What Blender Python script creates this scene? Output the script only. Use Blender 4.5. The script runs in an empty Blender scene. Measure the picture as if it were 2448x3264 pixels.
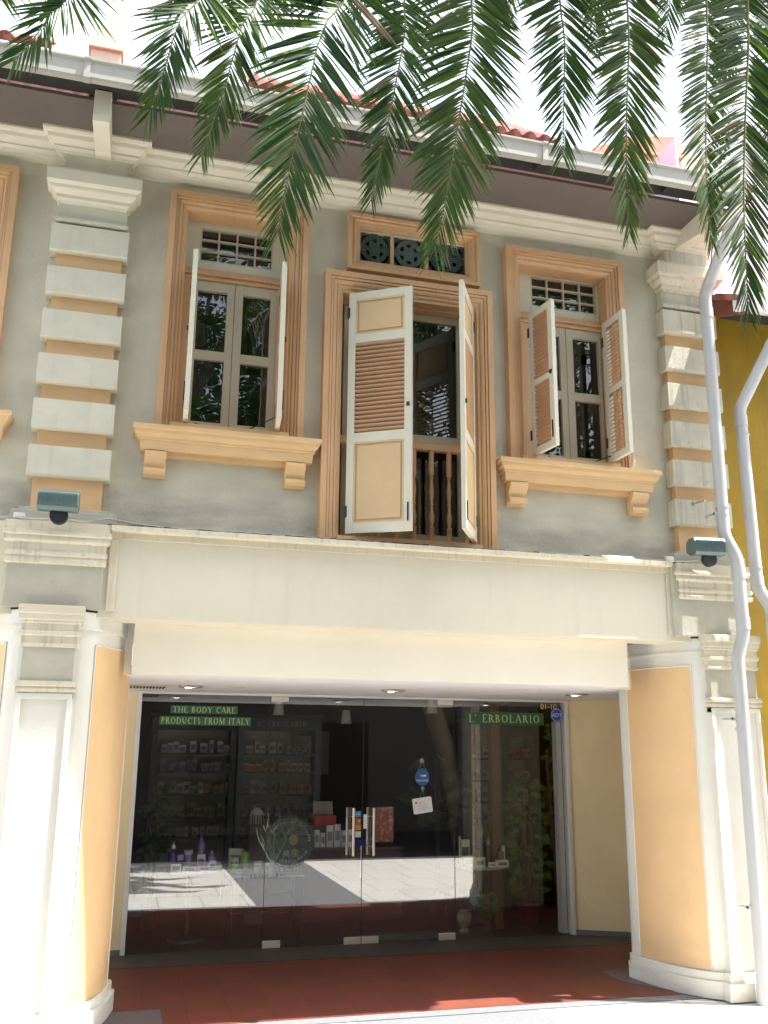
import bpy, bmesh, math, random
from mathutils import Vector, Matrix, noise
R = math.radians
rnd = random.Random(7)

# ------------------------------------------------------------------ camera
EYE = 1.85
F_PX = 3000.0
_p, _r, _y = R(14.05), R(0.5), R(-15.13)
_f = Vector((-math.sin(_y)*math.cos(_p), math.cos(_y)*math.cos(_p), math.sin(_p)))
_rt = Vector((math.cos(_y), math.sin(_y), 0)); _up = _rt.cross(_f)
RT = _rt*math.cos(_r) + _up*math.sin(_r); UP = -_rt*math.sin(_r) + _up*math.cos(_r); FW = _f
scene = bpy.context.scene
COL = scene.collection
cam_d = bpy.data.cameras.new('camera')
cam = bpy.data.objects.new('camera', cam_d); COL.objects.link(cam)
cam_d.sensor_fit = 'HORIZONTAL'; cam_d.sensor_width = 36.0; cam_d.lens = 36.0*F_PX/2448.0
cam_d.clip_start = 0.05; cam_d.clip_end = 500
m = Matrix((RT, UP, -FW)).transposed().to_4x4(); m.translation = Vector((0, 0, EYE))
cam.matrix_world = m
scene.camera = cam

# ------------------------------------------------------------------ world, sun, exposure
SUN = Vector((0.40, -0.15, 1.0)).normalized()
elev = math.asin(SUN.z); az = math.atan2(SUN.x, SUN.y)
world = bpy.data.worlds.new('World'); scene.world = world; world.use_nodes = True
nt = world.node_tree; nt.nodes.clear()
sky = nt.nodes.new('ShaderNodeTexSky'); sky.sky_type = 'NISHITA'; sky.sun_disc = False
sky.sun_elevation = elev; sky.sun_rotation = az; sky.dust_density = 6.0; sky.air_density = 1.0; sky.ozone_density = 0.6
bg = nt.nodes.new('ShaderNodeBackground'); bg.inputs['Strength'].default_value = 0.15
wo = nt.nodes.new('ShaderNodeOutputWorld')
# thin bright tropical cloud over most of the sky
tc = nt.nodes.new('ShaderNodeTexCoord'); cn = nt.nodes.new('ShaderNodeTexNoise'); cn.inputs['Scale'].default_value = 2.2; cn.inputs['Detail'].default_value = 7
cr = nt.nodes.new('ShaderNodeMapRange'); cr.inputs['From Min'].default_value = 0.35; cr.inputs['From Max'].default_value = 0.6; cr.inputs['To Min'].default_value = 0.25; cr.inputs['To Max'].default_value = 0.85
cm = nt.nodes.new('ShaderNodeMix'); cm.data_type = 'RGBA'; cm.inputs[7].default_value = (4.7, 5.1, 5.7, 1)
nt.links.new(tc.outputs['Generated'], cn.inputs['Vector']); nt.links.new(cn.outputs['Fac'], cr.inputs['Value']); nt.links.new(cr.outputs[0], cm.inputs['Factor'])
nt.links.new(sky.outputs[0], cm.inputs[6]); nt.links.new(cm.outputs[2], bg.inputs[0]); nt.links.new(bg.outputs[0], wo.inputs[0])
sl = bpy.data.lights.new('sun', 'SUN'); sl.energy = 5.0; sl.angle = R(0.53); sl.color = (1.0, 0.975, 0.93)
so = bpy.data.objects.new('sun', sl); COL.objects.link(so)
so.rotation_euler = SUN.to_track_quat('Z', 'Y').to_euler(); so.location = (6, -3, 14)
scene.view_settings.view_transform = 'Standard'; scene.view_settings.look = 'None'
scene.view_settings.gamma = 1.0; scene.view_settings.exposure = 1.75
try:
    scene.cycles.max_bounces = 10; scene.cycles.diffuse_bounces = 6; scene.cycles.transparent_max_bounces = 16
except Exception: pass

# ------------------------------------------------------------------ helpers
def PX(x, y, Y):
    """point on the plane y=Y seen at pixel x,y of the 2448x3264 photograph (measuring aid for placing things)"""
    d = FW*F_PX + RT*(x-1224) - UP*(y-1632)
    t = Y/d.y
    return Vector((d.x*t, Y, EYE + d.z*t))

class MB:
    def __init__(s): s.v = []; s.f = []
    def face(s, pts):
        b = len(s.v); s.v += [tuple(p) for p in pts]; s.f.append(tuple(range(b, b+len(pts))))
    def grid(s, rows, close=False):
        b = len(s.v); n = len(rows[0])
        for r in rows: s.v += [tuple(p) for p in r]
        for i in range(len(rows)-1):
            for j in range(n if close else n-1):
                k = (j+1) % n
                s.f.append((b+i*n+j, b+i*n+k, b+(i+1)*n+k, b+(i+1)*n+j))
    def box(s, x0, x1, y0, y1, z0, z1):
        x0, x1 = min(x0, x1), max(x0, x1); y0, y1 = min(y0, y1), max(y0, y1); z0, z1 = min(z0, z1), max(z0, z1)
        b = len(s.v)
        s.v += [(x0,y0,z0),(x1,y0,z0),(x1,y1,z0),(x0,y1,z0),(x0,y0,z1),(x1,y0,z1),(x1,y1,z1),(x0,y1,z1)]
        for q in ((0,3,2,1),(4,5,6,7),(0,1,5,4),(1,2,6,5),(2,3,7,6),(3,0,4,7)): s.f.append(tuple(b+i for i in q))
        return s
    def obox(s, c, ax, ay, az, hx, hy, hz):
        c = Vector(c); b = len(s.v)
        for sz in (-1, 1):
            for sx, sy in ((-1,-1),(1,-1),(1,1),(-1,1)):
                s.v.append(tuple(c + ax*hx*sx + ay*hy*sy + az*hz*sz))
        for q in ((0,3,2,1),(4,5,6,7),(0,1,5,4),(1,2,6,5),(2,3,7,6),(3,0,4,7)): s.f.append(tuple(b+i for i in q))
        return s
    def prism(s, poly, a, b, axis='z'):
        """poly: 2D points; extruded from a to b along axis. z: (x,y); y: (x,z); x: (y,z)"""
        def P(p, t):
            return {'z': (p[0], p[1], t), 'y': (p[0], t, p[1]), 'x': (t, p[0], p[1])}[axis]
        n = len(poly); base = len(s.v)
        s.v += [P(p, a) for p in poly] + [P(p, b) for p in poly]
        for i in range(n):
            j = (i+1) % n; s.f.append((base+i, base+j, base+n+j, base+n+i))
        s.f.append(tuple(base+i for i in reversed(range(n)))); s.f.append(tuple(base+n+i for i in range(n)))
        return s
    def tube(s, pts, r, n=12, caps=True):
        pts = [Vector(p) for p in pts]; rs = r if isinstance(r, (list, tuple)) else [r]*len(pts)
        rows = []; ref = None
        for i, p in enumerate(pts):
            t = (pts[min(i+1, len(pts)-1)] - pts[max(i-1, 0)]).normalized()
            if ref is None:
                ref = t.orthogonal().normalized()
            ref = (ref - t*ref.dot(t)); ref = ref.normalized() if ref.length > 1e-6 else t.orthogonal().normalized()
            bi = t.cross(ref)
            rows.append([p + (ref*math.cos(a) + bi*math.sin(a))*rs[i] for a in [2*math.pi*k/n for k in range(n)]])
        s.grid(rows, close=True)
        if caps:
            s.face(list(reversed(rows[0]))); s.face(rows[-1])
        return s
    def lathe(s, c, prof, n=20):
        """prof: (radius, z) from bottom to top around vertical axis at c"""
        rows = [[(c[0]+r*math.cos(2*math.pi*k/n), c[1]+r*math.sin(2*math.pi*k/n), c[2]+z) for k in range(n)] for r, z in prof]
        s.grid(rows, close=True)
        if prof[0][0] > 1e-4: s.face(list(reversed(rows[0])))
        if prof[-1][0] > 1e-4: s.face(rows[-1])
        return s
    def build(s, name, mat, parent=None, smooth=False, bevel=0.0, label=None):
        me = bpy.data.meshes.new(name); me.from_pydata(s.v, [], s.f); me.update()
        bm = bmesh.new(); bm.from_mesh(me)
        bmesh.ops.recalc_face_normals(bm, faces=bm.faces); bm.to_mesh(me); bm.free()
        me.materials.append(mat)
        o = bpy.data.objects.new(name, me); COL.objects.link(o)
        if smooth:
            for p in me.polygons: p.use_smooth = True
            try:
                bm = bmesh.new(); bm.from_mesh(me)
                for e in bm.edges:
                    if len(e.link_faces) == 2 and e.calc_face_angle() > R(38): e.smooth = False
                bm.to_mesh(me); bm.free()
            except Exception: pass
        if bevel > 0:
            md = o.modifiers.new('bevel', 'BEVEL'); md.width = bevel; md.segments = 2; md.limit_method = 'ANGLE'; md.angle_limit = R(40)
        if parent is not None:
            o.parent = parent
            o.matrix_parent_inverse = parent.matrix_world.inverted()
        if label: o['label'] = label
        return o

def sweep_plan(mb, path, prof, flip=False):
    """moulding: profile of (out, z) swept along plan path (x,y); out points to the right-hand side (towards -y for a path running +x)"""
    path = [Vector((p[0], p[1], 0)) for p in path]; rows = []
    nrm = []
    for i in range(len(path)-1):
        d = (path[i+1]-path[i]).normalized(); nrm.append(Vector((d.y, -d.x, 0)))
    for i, p in enumerate(path):
        if i == 0: o = nrm[0]
        elif i == len(path)-1: o = nrm[-1]
        else:
            o = nrm[i-1] + nrm[i]; o = o / max(0.2, (1 + nrm[i-1].dot(nrm[i])))
        rows.append([(p.x+o.x*q[0], p.y+o.y*q[0], q[1]) for q in prof])
    mb.grid(rows)
    mb.face(rows[0]); mb.face(list(reversed(rows[-1])))

def frame_sweep(mb, x0, z0, x1, z1, prof, bottom=False):
    """architrave: profile (inset, y) around a rectangular opening in the xz plane, mitred; open at the bottom unless bottom"""
    rows = []
    cs = [(x0, z0, 1, 0 if not bottom else 1), (x0, z1, 1, -1), (x1, z1, -1, -1), (x1, z0, -1, 0 if not bottom else 1)]
    for cx, cz, sx, sz in cs:
        rows.append([(cx+sx*i, y, cz+sz*i) for i, y in prof])
    if bottom: rows.append(list(rows[0]))
    mb.grid(rows)
    if not bottom:
        mb.face(rows[0]); mb.face(list(reversed(rows[-1])))

def empty(name, loc, label=None, cat=None, group=None, parent=None):
    o = bpy.data.objects.new(name, None); COL.objects.link(o); o.location = loc; o.empty_display_size = 0.1
    o.matrix_world = Matrix.Translation(Vector(loc))
    if parent is not None:
        o.parent = parent; o.matrix_parent_inverse = parent.matrix_world.inverted()
    tag(o, label, cat, group); return o
def tag(o, label=None, cat=None, group=None, kind=None):
    if label: o['label'] = label
    if cat: o['category'] = cat
    if group: o['group'] = group
    if kind: o['kind'] = kind
    return o

# ------------------------------------------------------------------ materials
def mat(name, col, rough=0.6, var=0.12, scale=6.0, bump=0.0, bscale=60.0, metal=0.0, spec=0.5, stain=None, emis=None, trans=0.0, coord='Object', fine=0.0):
    m = bpy.data.materials.new(name); m.use_nodes = True; nt = m.node_tree; b = nt.nodes['Principled BSDF']
    b.inputs['Roughness'].default_value = rough; b.inputs['Metallic'].default_value = metal
    b.inputs['Specular IOR Level'].default_value = spec
    geo = nt.nodes.new('ShaderNodeNewGeometry')
    def noise_(sc, det=5, rg=0.6):
        n = nt.nodes.new('ShaderNodeTexNoise'); n.inputs['Scale'].default_value = sc; n.inputs['Detail'].default_value = det
        n.inputs['Roughness'].default_value = rg; nt.links.new(geo.outputs['Position'], n.inputs['Vector']); return n
    def ramp(src, a, b_, c0, c1):
        r = nt.nodes.new('ShaderNodeMapRange'); r.inputs['From Min'].default_value = a; r.inputs['From Max'].default_value = b_
        r.inputs['To Min'].default_value = c0; r.inputs['To Max'].default_value = c1; nt.links.new(src, r.inputs['Value']); return r.outputs[0]
    def mixc(fac, a, b_, mode='MIX'):
        x = nt.nodes.new('ShaderNodeMix'); x.data_type = 'RGBA'; x.blend_type = mode
        if hasattr(fac, 'node'): nt.links.new(fac, x.inputs['Factor'])
        else: x.inputs['Factor'].default_value = fac
        for i, q in ((6, a), (7, b_)):
            if hasattr(q, 'node'): nt.links.new(q, x.inputs[i])
            else: x.inputs[i].default_value = (*q, 1)
        return x.outputs[2]
    n1 = noise_(scale)
    dark = tuple(c*(1-var) for c in col); lite = tuple(min(1, c*(1+var*0.5)) for c in col)
    c = mixc(ramp(n1.outputs['Fac'], 0.3, 0.7, 0, 1), dark, lite)
    if fine > 0:
        n3 = noise_(140, 2); c = mixc(ramp(n3.outputs['Fac'], 0.35, 0.65, 0, fine), c, tuple(x*0.6 for x in col))
    if stain:
        for (kind, amt, scol, z0, z1) in stain:
            if kind == 'spots':
                ns = noise_(z0, 8, 0.75); f = ramp(ns.outputs['Fac'], z1, z1+0.12, 0, amt)
            elif kind == 'streak':   # vertical streaks
                mp = nt.nodes.new('ShaderNodeMapping'); mp.inputs['Scale'].default_value = (z0, z0, 1.2)
                nt.links.new(geo.outputs['Position'], mp.inputs['Vector'])
                ns = nt.nodes.new('ShaderNodeTexNoise'); ns.inputs['Scale'].default_value = 1.0; ns.inputs['Detail'].default_value = 5
                nt.links.new(mp.outputs[0], ns.inputs['Vector']); f = ramp(ns.outputs['Fac'], z1, z1+0.2, 0, amt)
            else:   # 'band': grime settled between heights z0 and z1, broken by noise
                sp = nt.nodes.new('ShaderNodeSeparateXYZ'); nt.links.new(geo.outputs['Position'], sp.inputs[0])
                h = ramp(sp.outputs['Z'], z0, z1, 1, 0)
                mp = nt.nodes.new('ShaderNodeMapping'); mp.inputs['Scale'].default_value = (1.6, 1.6, 5.0)
                nt.links.new(geo.outputs['Position'], mp.inputs['Vector'])
                ns = nt.nodes.new('ShaderNodeTexNoise'); ns.inputs['Scale'].default_value = 1.5; ns.inputs['Detail'].default_value = 7
                nt.links.new(mp.outputs[0], ns.inputs['Vector'])
                mu = nt.nodes.new('ShaderNodeMath'); mu.operation = 'MULTIPLY'; nt.links.new(h, mu.inputs[0])
                nt.links.new(ramp(ns.outputs['Fac'], 0.35, 0.62, 0.1, 1), mu.inputs[1])
                mu2 = nt.nodes.new('ShaderNodeMath'); mu2.operation = 'MULTIPLY'; nt.links.new(mu.outputs[0], mu2.inputs[0]); mu2.inputs[1].default_value = amt
                f = mu2.outputs[0]
            c = mixc(f, c, scol)
    nt.links.new(c, b.inputs['Base Color'])
    if bump > 0:
        nb = noise_(bscale, 6, 0.65); bp = nt.nodes.new('ShaderNodeBump'); bp.inputs['Strength'].default_value = bump; bp.inputs['Distance'].default_value = 0.01
        nt.links.new(nb.outputs['Fac'], bp.inputs['Height']); nt.links.new(bp.outputs[0], b.inputs['Normal'])
    if emis:
        b.inputs['Emission Color'].default_value = (*emis[0], 1); b.inputs['Emission Strength'].default_value = emis[1]
    if trans: b.inputs['Transmission Weight'].default_value = trans
    return m

GRIME = (0.10, 0.095, 0.085)
M = {}
M['wall'] = mat('beige_render', (0.61, 0.575, 0.455), 0.85, 0.13, 1.8, 0.7, 32, stain=[('streak', 0.16, (0.33, 0.30, 0.22), 7.0, 0.56), ('band', 0.62, (0.16, 0.155, 0.14), 3.35, 4.05), ('spots', 0.35, (0.2, 0.18, 0.14), 5.0, 0.72)], fine=0.10)
M['cream'] = mat('cream_paint', (0.66, 0.62, 0.50), 0.7, 0.06, 2.5, 0.25, 30, stain=[('spots', 0.45, (0.25, 0.22, 0.17), 9.0, 0.69)])
M['column'] = mat('white_column_paint', (0.70, 0.68, 0.61), 0.7, 0.06, 2.5, 0.25, 30, stain=[('spots', 0.35, (0.35, 0.31, 0.25), 9.0, 0.69), ('band', 0.35, (0.30, 0.27, 0.22), 0.0, 0.35)])
M['block'] = mat('pale_block_paint', (0.60, 0.575, 0.46), 0.75, 0.08, 5, 0.35, 45, stain=[('spots', 0.5, (0.25, 0.23, 0.18), 14.0, 0.66), ('streak', 0.18, (0.3, 0.27, 0.2), 22.0, 0.55)], fine=0.08)
M['rblock'] = mat('weathered_block_paint', (0.59, 0.56, 0.45), 0.8, 0.12, 5, 0.4, 45, stain=[('spots', 0.7, (0.13, 0.12, 0.09), 16.0, 0.60), ('streak', 0.45, (0.25, 0.22, 0.16), 26.0, 0.5)], fine=0.15)
M['band'] = mat('weathered_band_paint', (0.64, 0.585, 0.45), 0.75, 0.08, 5, 0.3, 40, stain=[('spots', 0.7, (0.12, 0.11, 0.09), 12.0, 0.63), ('streak', 0.4, (0.2, 0.18, 0.14), 30.0, 0.54)])
M['grey_patch'] = mat('grey_worn_render', (0.47, 0.445, 0.36), 0.85, 0.14, 3, 0.4, 30, stain=[('spots', 0.6, (0.2, 0.19, 0.16), 11.0, 0.62)])
M['beam'] = mat('beam_paint', (0.66, 0.61, 0.48), 0.65, 0.06, 1.2, 0.2, 25, stain=[('streak', 0.16, (0.40, 0.36, 0.27), 14.0, 0.56), ('spots', 0.25, (0.35, 0.3, 0.22), 20.0, 0.72)])
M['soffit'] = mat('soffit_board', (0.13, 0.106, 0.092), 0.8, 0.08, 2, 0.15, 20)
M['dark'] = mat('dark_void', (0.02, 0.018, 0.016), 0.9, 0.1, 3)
M['moss'] = mat('black_moss_line', (0.03, 0.03, 0.022), 0.95, 0.4, 20, 0.8, 80)
M['peach'] = mat('peach_window_paint', (0.60, 0.37, 0.195), 0.55, 0.08, 3, 0.1, 60, stain=[('spots', 0.3, (0.2, 0.09, 0.04), 24.0, 0.70), ('streak', 0.25, (0.40, 0.19, 0.08), 30.0, 0.52)])
M['peach_sill'] = mat('peach_sill_paint', (0.68, 0.46, 0.235), 0.55, 0.08, 4, 0.12, 50, stain=[('spots', 0.5, (0.2, 0.09, 0.04), 22.0, 0.66)])
M['orange'] = mat('orange_recess_paint', (0.63, 0.41, 0.21), 0.7, 0.08, 4, 0.2, 40)
M['panel'] = mat('peach_column_paint', (0.72, 0.48, 0.25), 0.65, 0.07, 2.5, 0.2, 30, stain=[('spots', 0.25, (0.45, 0.28, 0.13), 13.0, 0.68), ('streak', 0.25, (0.62, 0.42, 0.20), 6.0, 0.5), ('band', 0.4, (0.35, 0.25, 0.16), 0.15, 0.5)])
M['shutter'] = mat('ivory_shutter_paint', (0.62, 0.59, 0.47), 0.5, 0.05, 5, 0.06, 60, stain=[('spots', 0.3, (0.3, 0.27, 0.18), 20.0, 0.70)])
M['shutter_fill'] = mat('tan_shutter_panel', (0.60, 0.43, 0.23), 0.5, 0.06, 5, 0.06, 60)
M['louvre'] = mat('tan_louvre_paint', (0.50, 0.31, 0.18), 0.5, 0.08, 8, 0.05)
M['frame'] = mat('ivory_frame_paint', (0.50, 0.44, 0.32), 0.5, 0.05, 5)
M['white'] = mat('white_paint', (0.72, 0.70, 0.66), 0.6, 0.04, 3)
M['ceiling'] = mat('ceiling_paint', (0.84, 0.82, 0.83), 0.7, 0.03, 2)
M['soffitlight'] = mat('bulkhead_paint', (0.86, 0.81, 0.69), 0.7, 0.05, 1.2, 0.15, 20, stain=[('spots', 0.15, (0.6, 0.52, 0.38), 7.0, 0.66)])
M['shopwall'] = mat('ochre_wall_paint', (0.80, 0.66, 0.40), 0.7, 0.10, 1.5, 0.1, 25, stain=[('spots', 0.3, (0.35, 0.27, 0.13), 5.0, 0.68)])
M['pvc'] = mat('grey_pvc_pipe', (0.47, 0.47, 0.47), 0.38, 0.05, 4, stain=[('streak', 0.5, (0.30, 0.28, 0.24), 14.0, 0.52), ('spots', 0.6, (0.16, 0.15, 0.13), 18.0, 0.64)])
M['gutter'] = mat('pale_gutter_metal', (0.36, 0.35, 0.31), 0.45, 0.05, 3, stain=[('streak', 0.45, (0.3, 0.27, 0.22), 9.0, 0.55)])
M['tile'] = mat('terracotta_roof_tile', (0.20, 0.042, 0.025), 0.75, 0.35, 9, 0.5, 40, stain=[('spots', 0.6, (0.08, 0.04, 0.03), 16.0, 0.6)])
M['yellow'] = mat('mustard_wall_paint', (0.32, 0.20, 0.006), 0.7, 0.22, 2, 0.4, 30, stain=[('streak', 0.35, (0.16, 0.10, 0.01), 6.0, 0.52)])
M['pinkwall'] = mat('pink_parapet_render', (0.60, 0.27, 0.20), 0.85, 0.12, 4, 0.4, 25, stain=[('spots', 0.5, (0.4, 0.2, 0.15), 9.0, 0.62)])
M['stub'] = mat('peach_parapet_render', (0.70, 0.52, 0.40), 0.85, 0.12, 6, 0.4, 25, stain=[('spots', 0.5, (0.5, 0.3, 0.2), 9.0, 0.60)])
M['farwhite'] = mat('lilac_white_wall', (0.72, 0.66, 0.74), 0.8, 0.04, 2)
M['floodgreen'] = mat('grey_green_metal', (0.11, 0.16, 0.155), 0.4, 0.15, 20, metal=0.3)
M['blackrub'] = mat('black_rubber', (0.015, 0.017, 0.02), 0.5, 0.2, 20)
M['steel'] = mat('brushed_steel', (0.55, 0.50, 0.48), 0.3, 0.05, 20, metal=0.9)
M['handle'] = mat('pale_handle', (0.78, 0.70, 0.62), 0.25, 0.03, 20, metal=0.35)
M['greyvent'] = mat('dark_green_vent', (0.075, 0.105, 0.09), 0.6, 0.2, 20)
M['rust'] = mat('rust_flashing', (0.26, 0.09, 0.06), 0.6, 0.3, 8)

def glass(name, base=0.06, tint=(1, 1, 1), rough=0.0, fmul=1.0, warp=0.0):
    m = bpy.data.materials.new(name); m.use_nodes = True; nt = m.node_tree; nt.nodes.clear()
    out = nt.nodes.new('ShaderNodeOutputMaterial'); t = nt.nodes.new('ShaderNodeBsdfTransparent'); g = nt.nodes.new('ShaderNodeBsdfGlossy')
    t.inputs['Color'].default_value = (*tint, 1); g.inputs['Roughness'].default_value = rough; g.inputs['Color'].default_value = (1, 1, 1, 1)
    fr = nt.nodes.new('ShaderNodeLayerWeight'); fr.inputs['Blend'].default_value = 0.5
    mr = nt.nodes.new('ShaderNodeMapRange'); mr.inputs['From Min'].default_value = 0; mr.inputs['From Max'].default_value = 1
    pw = nt.nodes.new('ShaderNodeMath'); pw.operation = 'POWER'; pw.inputs[1].default_value = 4.0
    nt.links.new(fr.outputs['Facing'], pw.inputs[0]); nt.links.new(pw.outputs[0], mr.inputs['Value'])
    mr.inputs['To Min'].default_value = base; mr.inputs['To Max'].default_value = 1.0
    mx = nt.nodes.new('ShaderNodeMixShader'); nt.links.new(mr.outputs[0], mx.inputs[0]); nt.links.new(t.outputs[0], mx.inputs[1]); nt.links.new(g.outputs[0], mx.inputs[2])
    if warp:
        n = nt.nodes.new('ShaderNodeTexNoise'); n.inputs['Scale'].default_value = 3.0; geo = nt.nodes.new('ShaderNodeNewGeometry'); nt.links.new(geo.outputs['Position'], n.inputs['Vector'])
        bp = nt.nodes.new('ShaderNodeBump'); bp.inputs['Strength'].default_value = warp; bp.inputs['Distance'].default_value = 0.01
        nt.links.new(n.outputs['Fac'], bp.inputs['Height']); nt.links.new(bp.outputs[0], g.inputs['Normal'])
    nt.links.new(mx.outputs[0], out.inputs[0]); return m
M['shopglass'] = glass('shop_glass', 0.21, (0.95, 0.97, 0.97))
M['winglass'] = glass('window_glass', 0.10, (0.35, 0.42, 0.42), warp=0.15)

def plain(name, col, rough=0.5, metal=0.0, alpha=1.0):
    m = bpy.data.materials.new(name); m.use_nodes = True; nt = m.node_tree; b = nt.nodes['Principled BSDF']
    n = nt.nodes.new('ShaderNodeTexNoise'); n.inputs['Scale'].default_value = 30; geo = nt.nodes.new('ShaderNodeNewGeometry'); nt.links.new(geo.outputs['Position'], n.inputs['Vector'])
    x = nt.nodes.new('ShaderNodeMix'); x.data_type = 'RGBA'; nt.links.new(n.outputs['Fac'], x.inputs['Factor'])
    x.inputs[6].default_value = (*[c*0.88 for c in col], 1); x.inputs[7].default_value = (*[min(1, c*1.08) for c in col], 1)
    nt.links.new(x.outputs[2], b.inputs['Base Color']); b.inputs['Roughness'].default_value = rough; b.inputs['Metallic'].default_value = metal
    if alpha < 1: b.inputs['Alpha'].default_value = alpha
    return m

# ------------------------------------------------------------------ key dimensions (metres)
WY = 7.15      # upper wall face
BY = 6.98      # beam face
GY = 9.56      # shopfront glass
CZ = 2.365     # arcade ceiling
LX = -0.51; RX = 4.82     # pilaster centre lines

# ------------------------------------------------------------------ ground
def paving_mat():
    m = bpy.data.materials.new('granite_paving'); m.use_nodes = True; nt = m.node_tree; b = nt.nodes['Principled BSDF']
    geo = nt.nodes.new('ShaderNodeNewGeometry')
    br = nt.nodes.new('ShaderNodeTexBrick'); br.offset = 0.5; br.inputs['Scale'].default_value = 1.0
    br.inputs['Brick Width'].default_value = 0.53; br.inputs['Row Height'].default_value = 1.05; br.inputs['Mortar Size'].default_value = 0.006
    br.inputs['Color1'].default_value = (0.66, 0.64, 0.60, 1); br.inputs['Color2'].default_value = (0.60, 0.59, 0.56, 1); br.inputs['Mortar'].default_value = (0.2, 0.19, 0.18, 1)
    mp = nt.nodes.new('ShaderNodeMapping'); mp.inputs['Location'].default_value = (-0.32, 0.2, 0); nt.links.new(geo.outputs['Position'], mp.inputs['Vector'])
    nt.links.new(mp.outputs[0], br.inputs['Vector'])
    n = nt.nodes.new('ShaderNodeTexNoise'); n.inputs['Scale'].default_value = 8; n.inputs['Detail'].default_value = 8; nt.links.new(geo.outputs['Position'], n.inputs['Vector'])
    x = nt.nodes.new('ShaderNodeMix'); x.data_type = 'RGBA'; x.blend_type = 'MULTIPLY'; x.inputs['Factor'].default_value = 0.3
    nt.links.new(br.outputs['Color'], x.inputs[6]); nt.links.new(n.outputs['Color'], x.inputs[7])
    nt.links.new(x.outputs[2], b.inputs['Base Color']); b.inputs['Roughness'].default_value = 0.7
    return m
M['paving'] = paving_mat()
M['granite'] = mat('grey_granite', (0.17, 0.175, 0.185), 0.6, 0.2, 30, 0.2, 80, fine=0.4)
M['redfloor'] = None
def redfloor():
    m = bpy.data.materials.new('red_quarry_tile'); m.use_nodes = True; nt = m.node_tree; b = nt.nodes['Principled BSDF']
    geo = nt.nodes.new('ShaderNodeNewGeometry')
    br = nt.nodes.new('ShaderNodeTexBrick'); br.offset = 0.0; br.inputs['Scale'].default_value = 1.0
    br.inputs['Brick Width'].default_value = 0.3; br.inputs['Row Height'].default_value = 0.3; br.inputs['Mortar Size'].default_value = 0.003
    br.inputs['Color1'].default_value = (0.20, 0.050, 0.027, 1); br.inputs['Color2'].default_value = (0.165, 0.043, 0.025, 1); br.inputs['Mortar'].default_value = (0.09, 0.03, 0.022, 1)
    nt.links.new(geo.outputs['Position'], br.inputs['Vector'])
    n = nt.nodes.new('ShaderNodeTexNoise'); n.inputs['Scale'].default_value = 4; n.inputs['Detail'].default_value = 8; nt.links.new(geo.outputs['Position'], n.inputs['Vector'])
    x = nt.nodes.new('ShaderNodeMix'); x.data_type = 'RGBA'; x.blend_type = 'MULTIPLY'; x.inputs['Factor'].default_value = 0.45
    nt.links.new(br.outputs['Color'], x.inputs[6]); nt.links.new(n.outputs['Color'], x.inputs[7])
    nt.links.new(x.outputs[2], b.inputs['Base Color']); b.inputs['Roughness'].default_value = 0.55
    return m
M['redfloor'] = redfloor()
g = MB(); g.face([(-80,-80,-0.012),(80,-80,-0.012),(80,80,-0.012),(-80,80,-0.012)]); tag(g.build('ground', M['paving']), kind='structure')
g = MB(); g.face([(1.73,2.35,-0.008),(3.10,2.35,-0.008),(3.10,7.02,-0.008),(1.73,7.02,-0.008)])
tag(g.build('paving_band', M['granite']), kind='structure')
g = MB(); g.box(-8, 6.5, 7.03, 7.16, -0.30, -0.004); tag(g.build('kerb', M['granite']), kind='structure')
g = MB(); g.box(-14, 16, -2.6, 2.35, -0.30, -0.006); tag(g.build('opposite_pavement', mat('painted_shade_paving', (0.035, 0.035, 0.04), 0.6, 0.3, 6)), kind='structure')  # near-black colour stands in for the shade on this pavement
g = MB(); g.box(-8, 6.5, 7.16, 9.02, -0.30, -0.001); tag(g.build('arcade_floor', M['redfloor']), kind='structure')
g = MB(); g.box(-8, 6.5, 9.02, 9.60, -0.30, 0.003); tag(g.build('floor_border', mat('dark_grey_border', (0.075, 0.06, 0.055), 0.5, 0.2, 10)), kind='structure')
gb = mat('floor_patch_tile', (0.12, 0.095, 0.10), 0.55, 0.15, 15)
g = MB(); g.box(-1.1, 0.42, 7.165, 7.62, -0.02, 0.004); g.prism([(3.75, 7.60), (4.0, 7.60), (4.6, 7.2), (5.2, 7.2), (5.2, 7.9), (4.3, 7.9)][0:0] or [(4.12, 7.62), (4.42, 7.165), (5.2, 7.165), (5.2, 8.0), (4.12, 8.0)], -0.02, 0.004)
tag(g.build('column_surround_tiles', gb), kind='structure')

# ------------------------------------------------------------------ SHOPHOUSE
sh = empty('shophouse', (2.15, 7.15, 0), 'two storey cream shophouse with peach window surrounds, arcade columns and glass shopfront', 'building')

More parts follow.
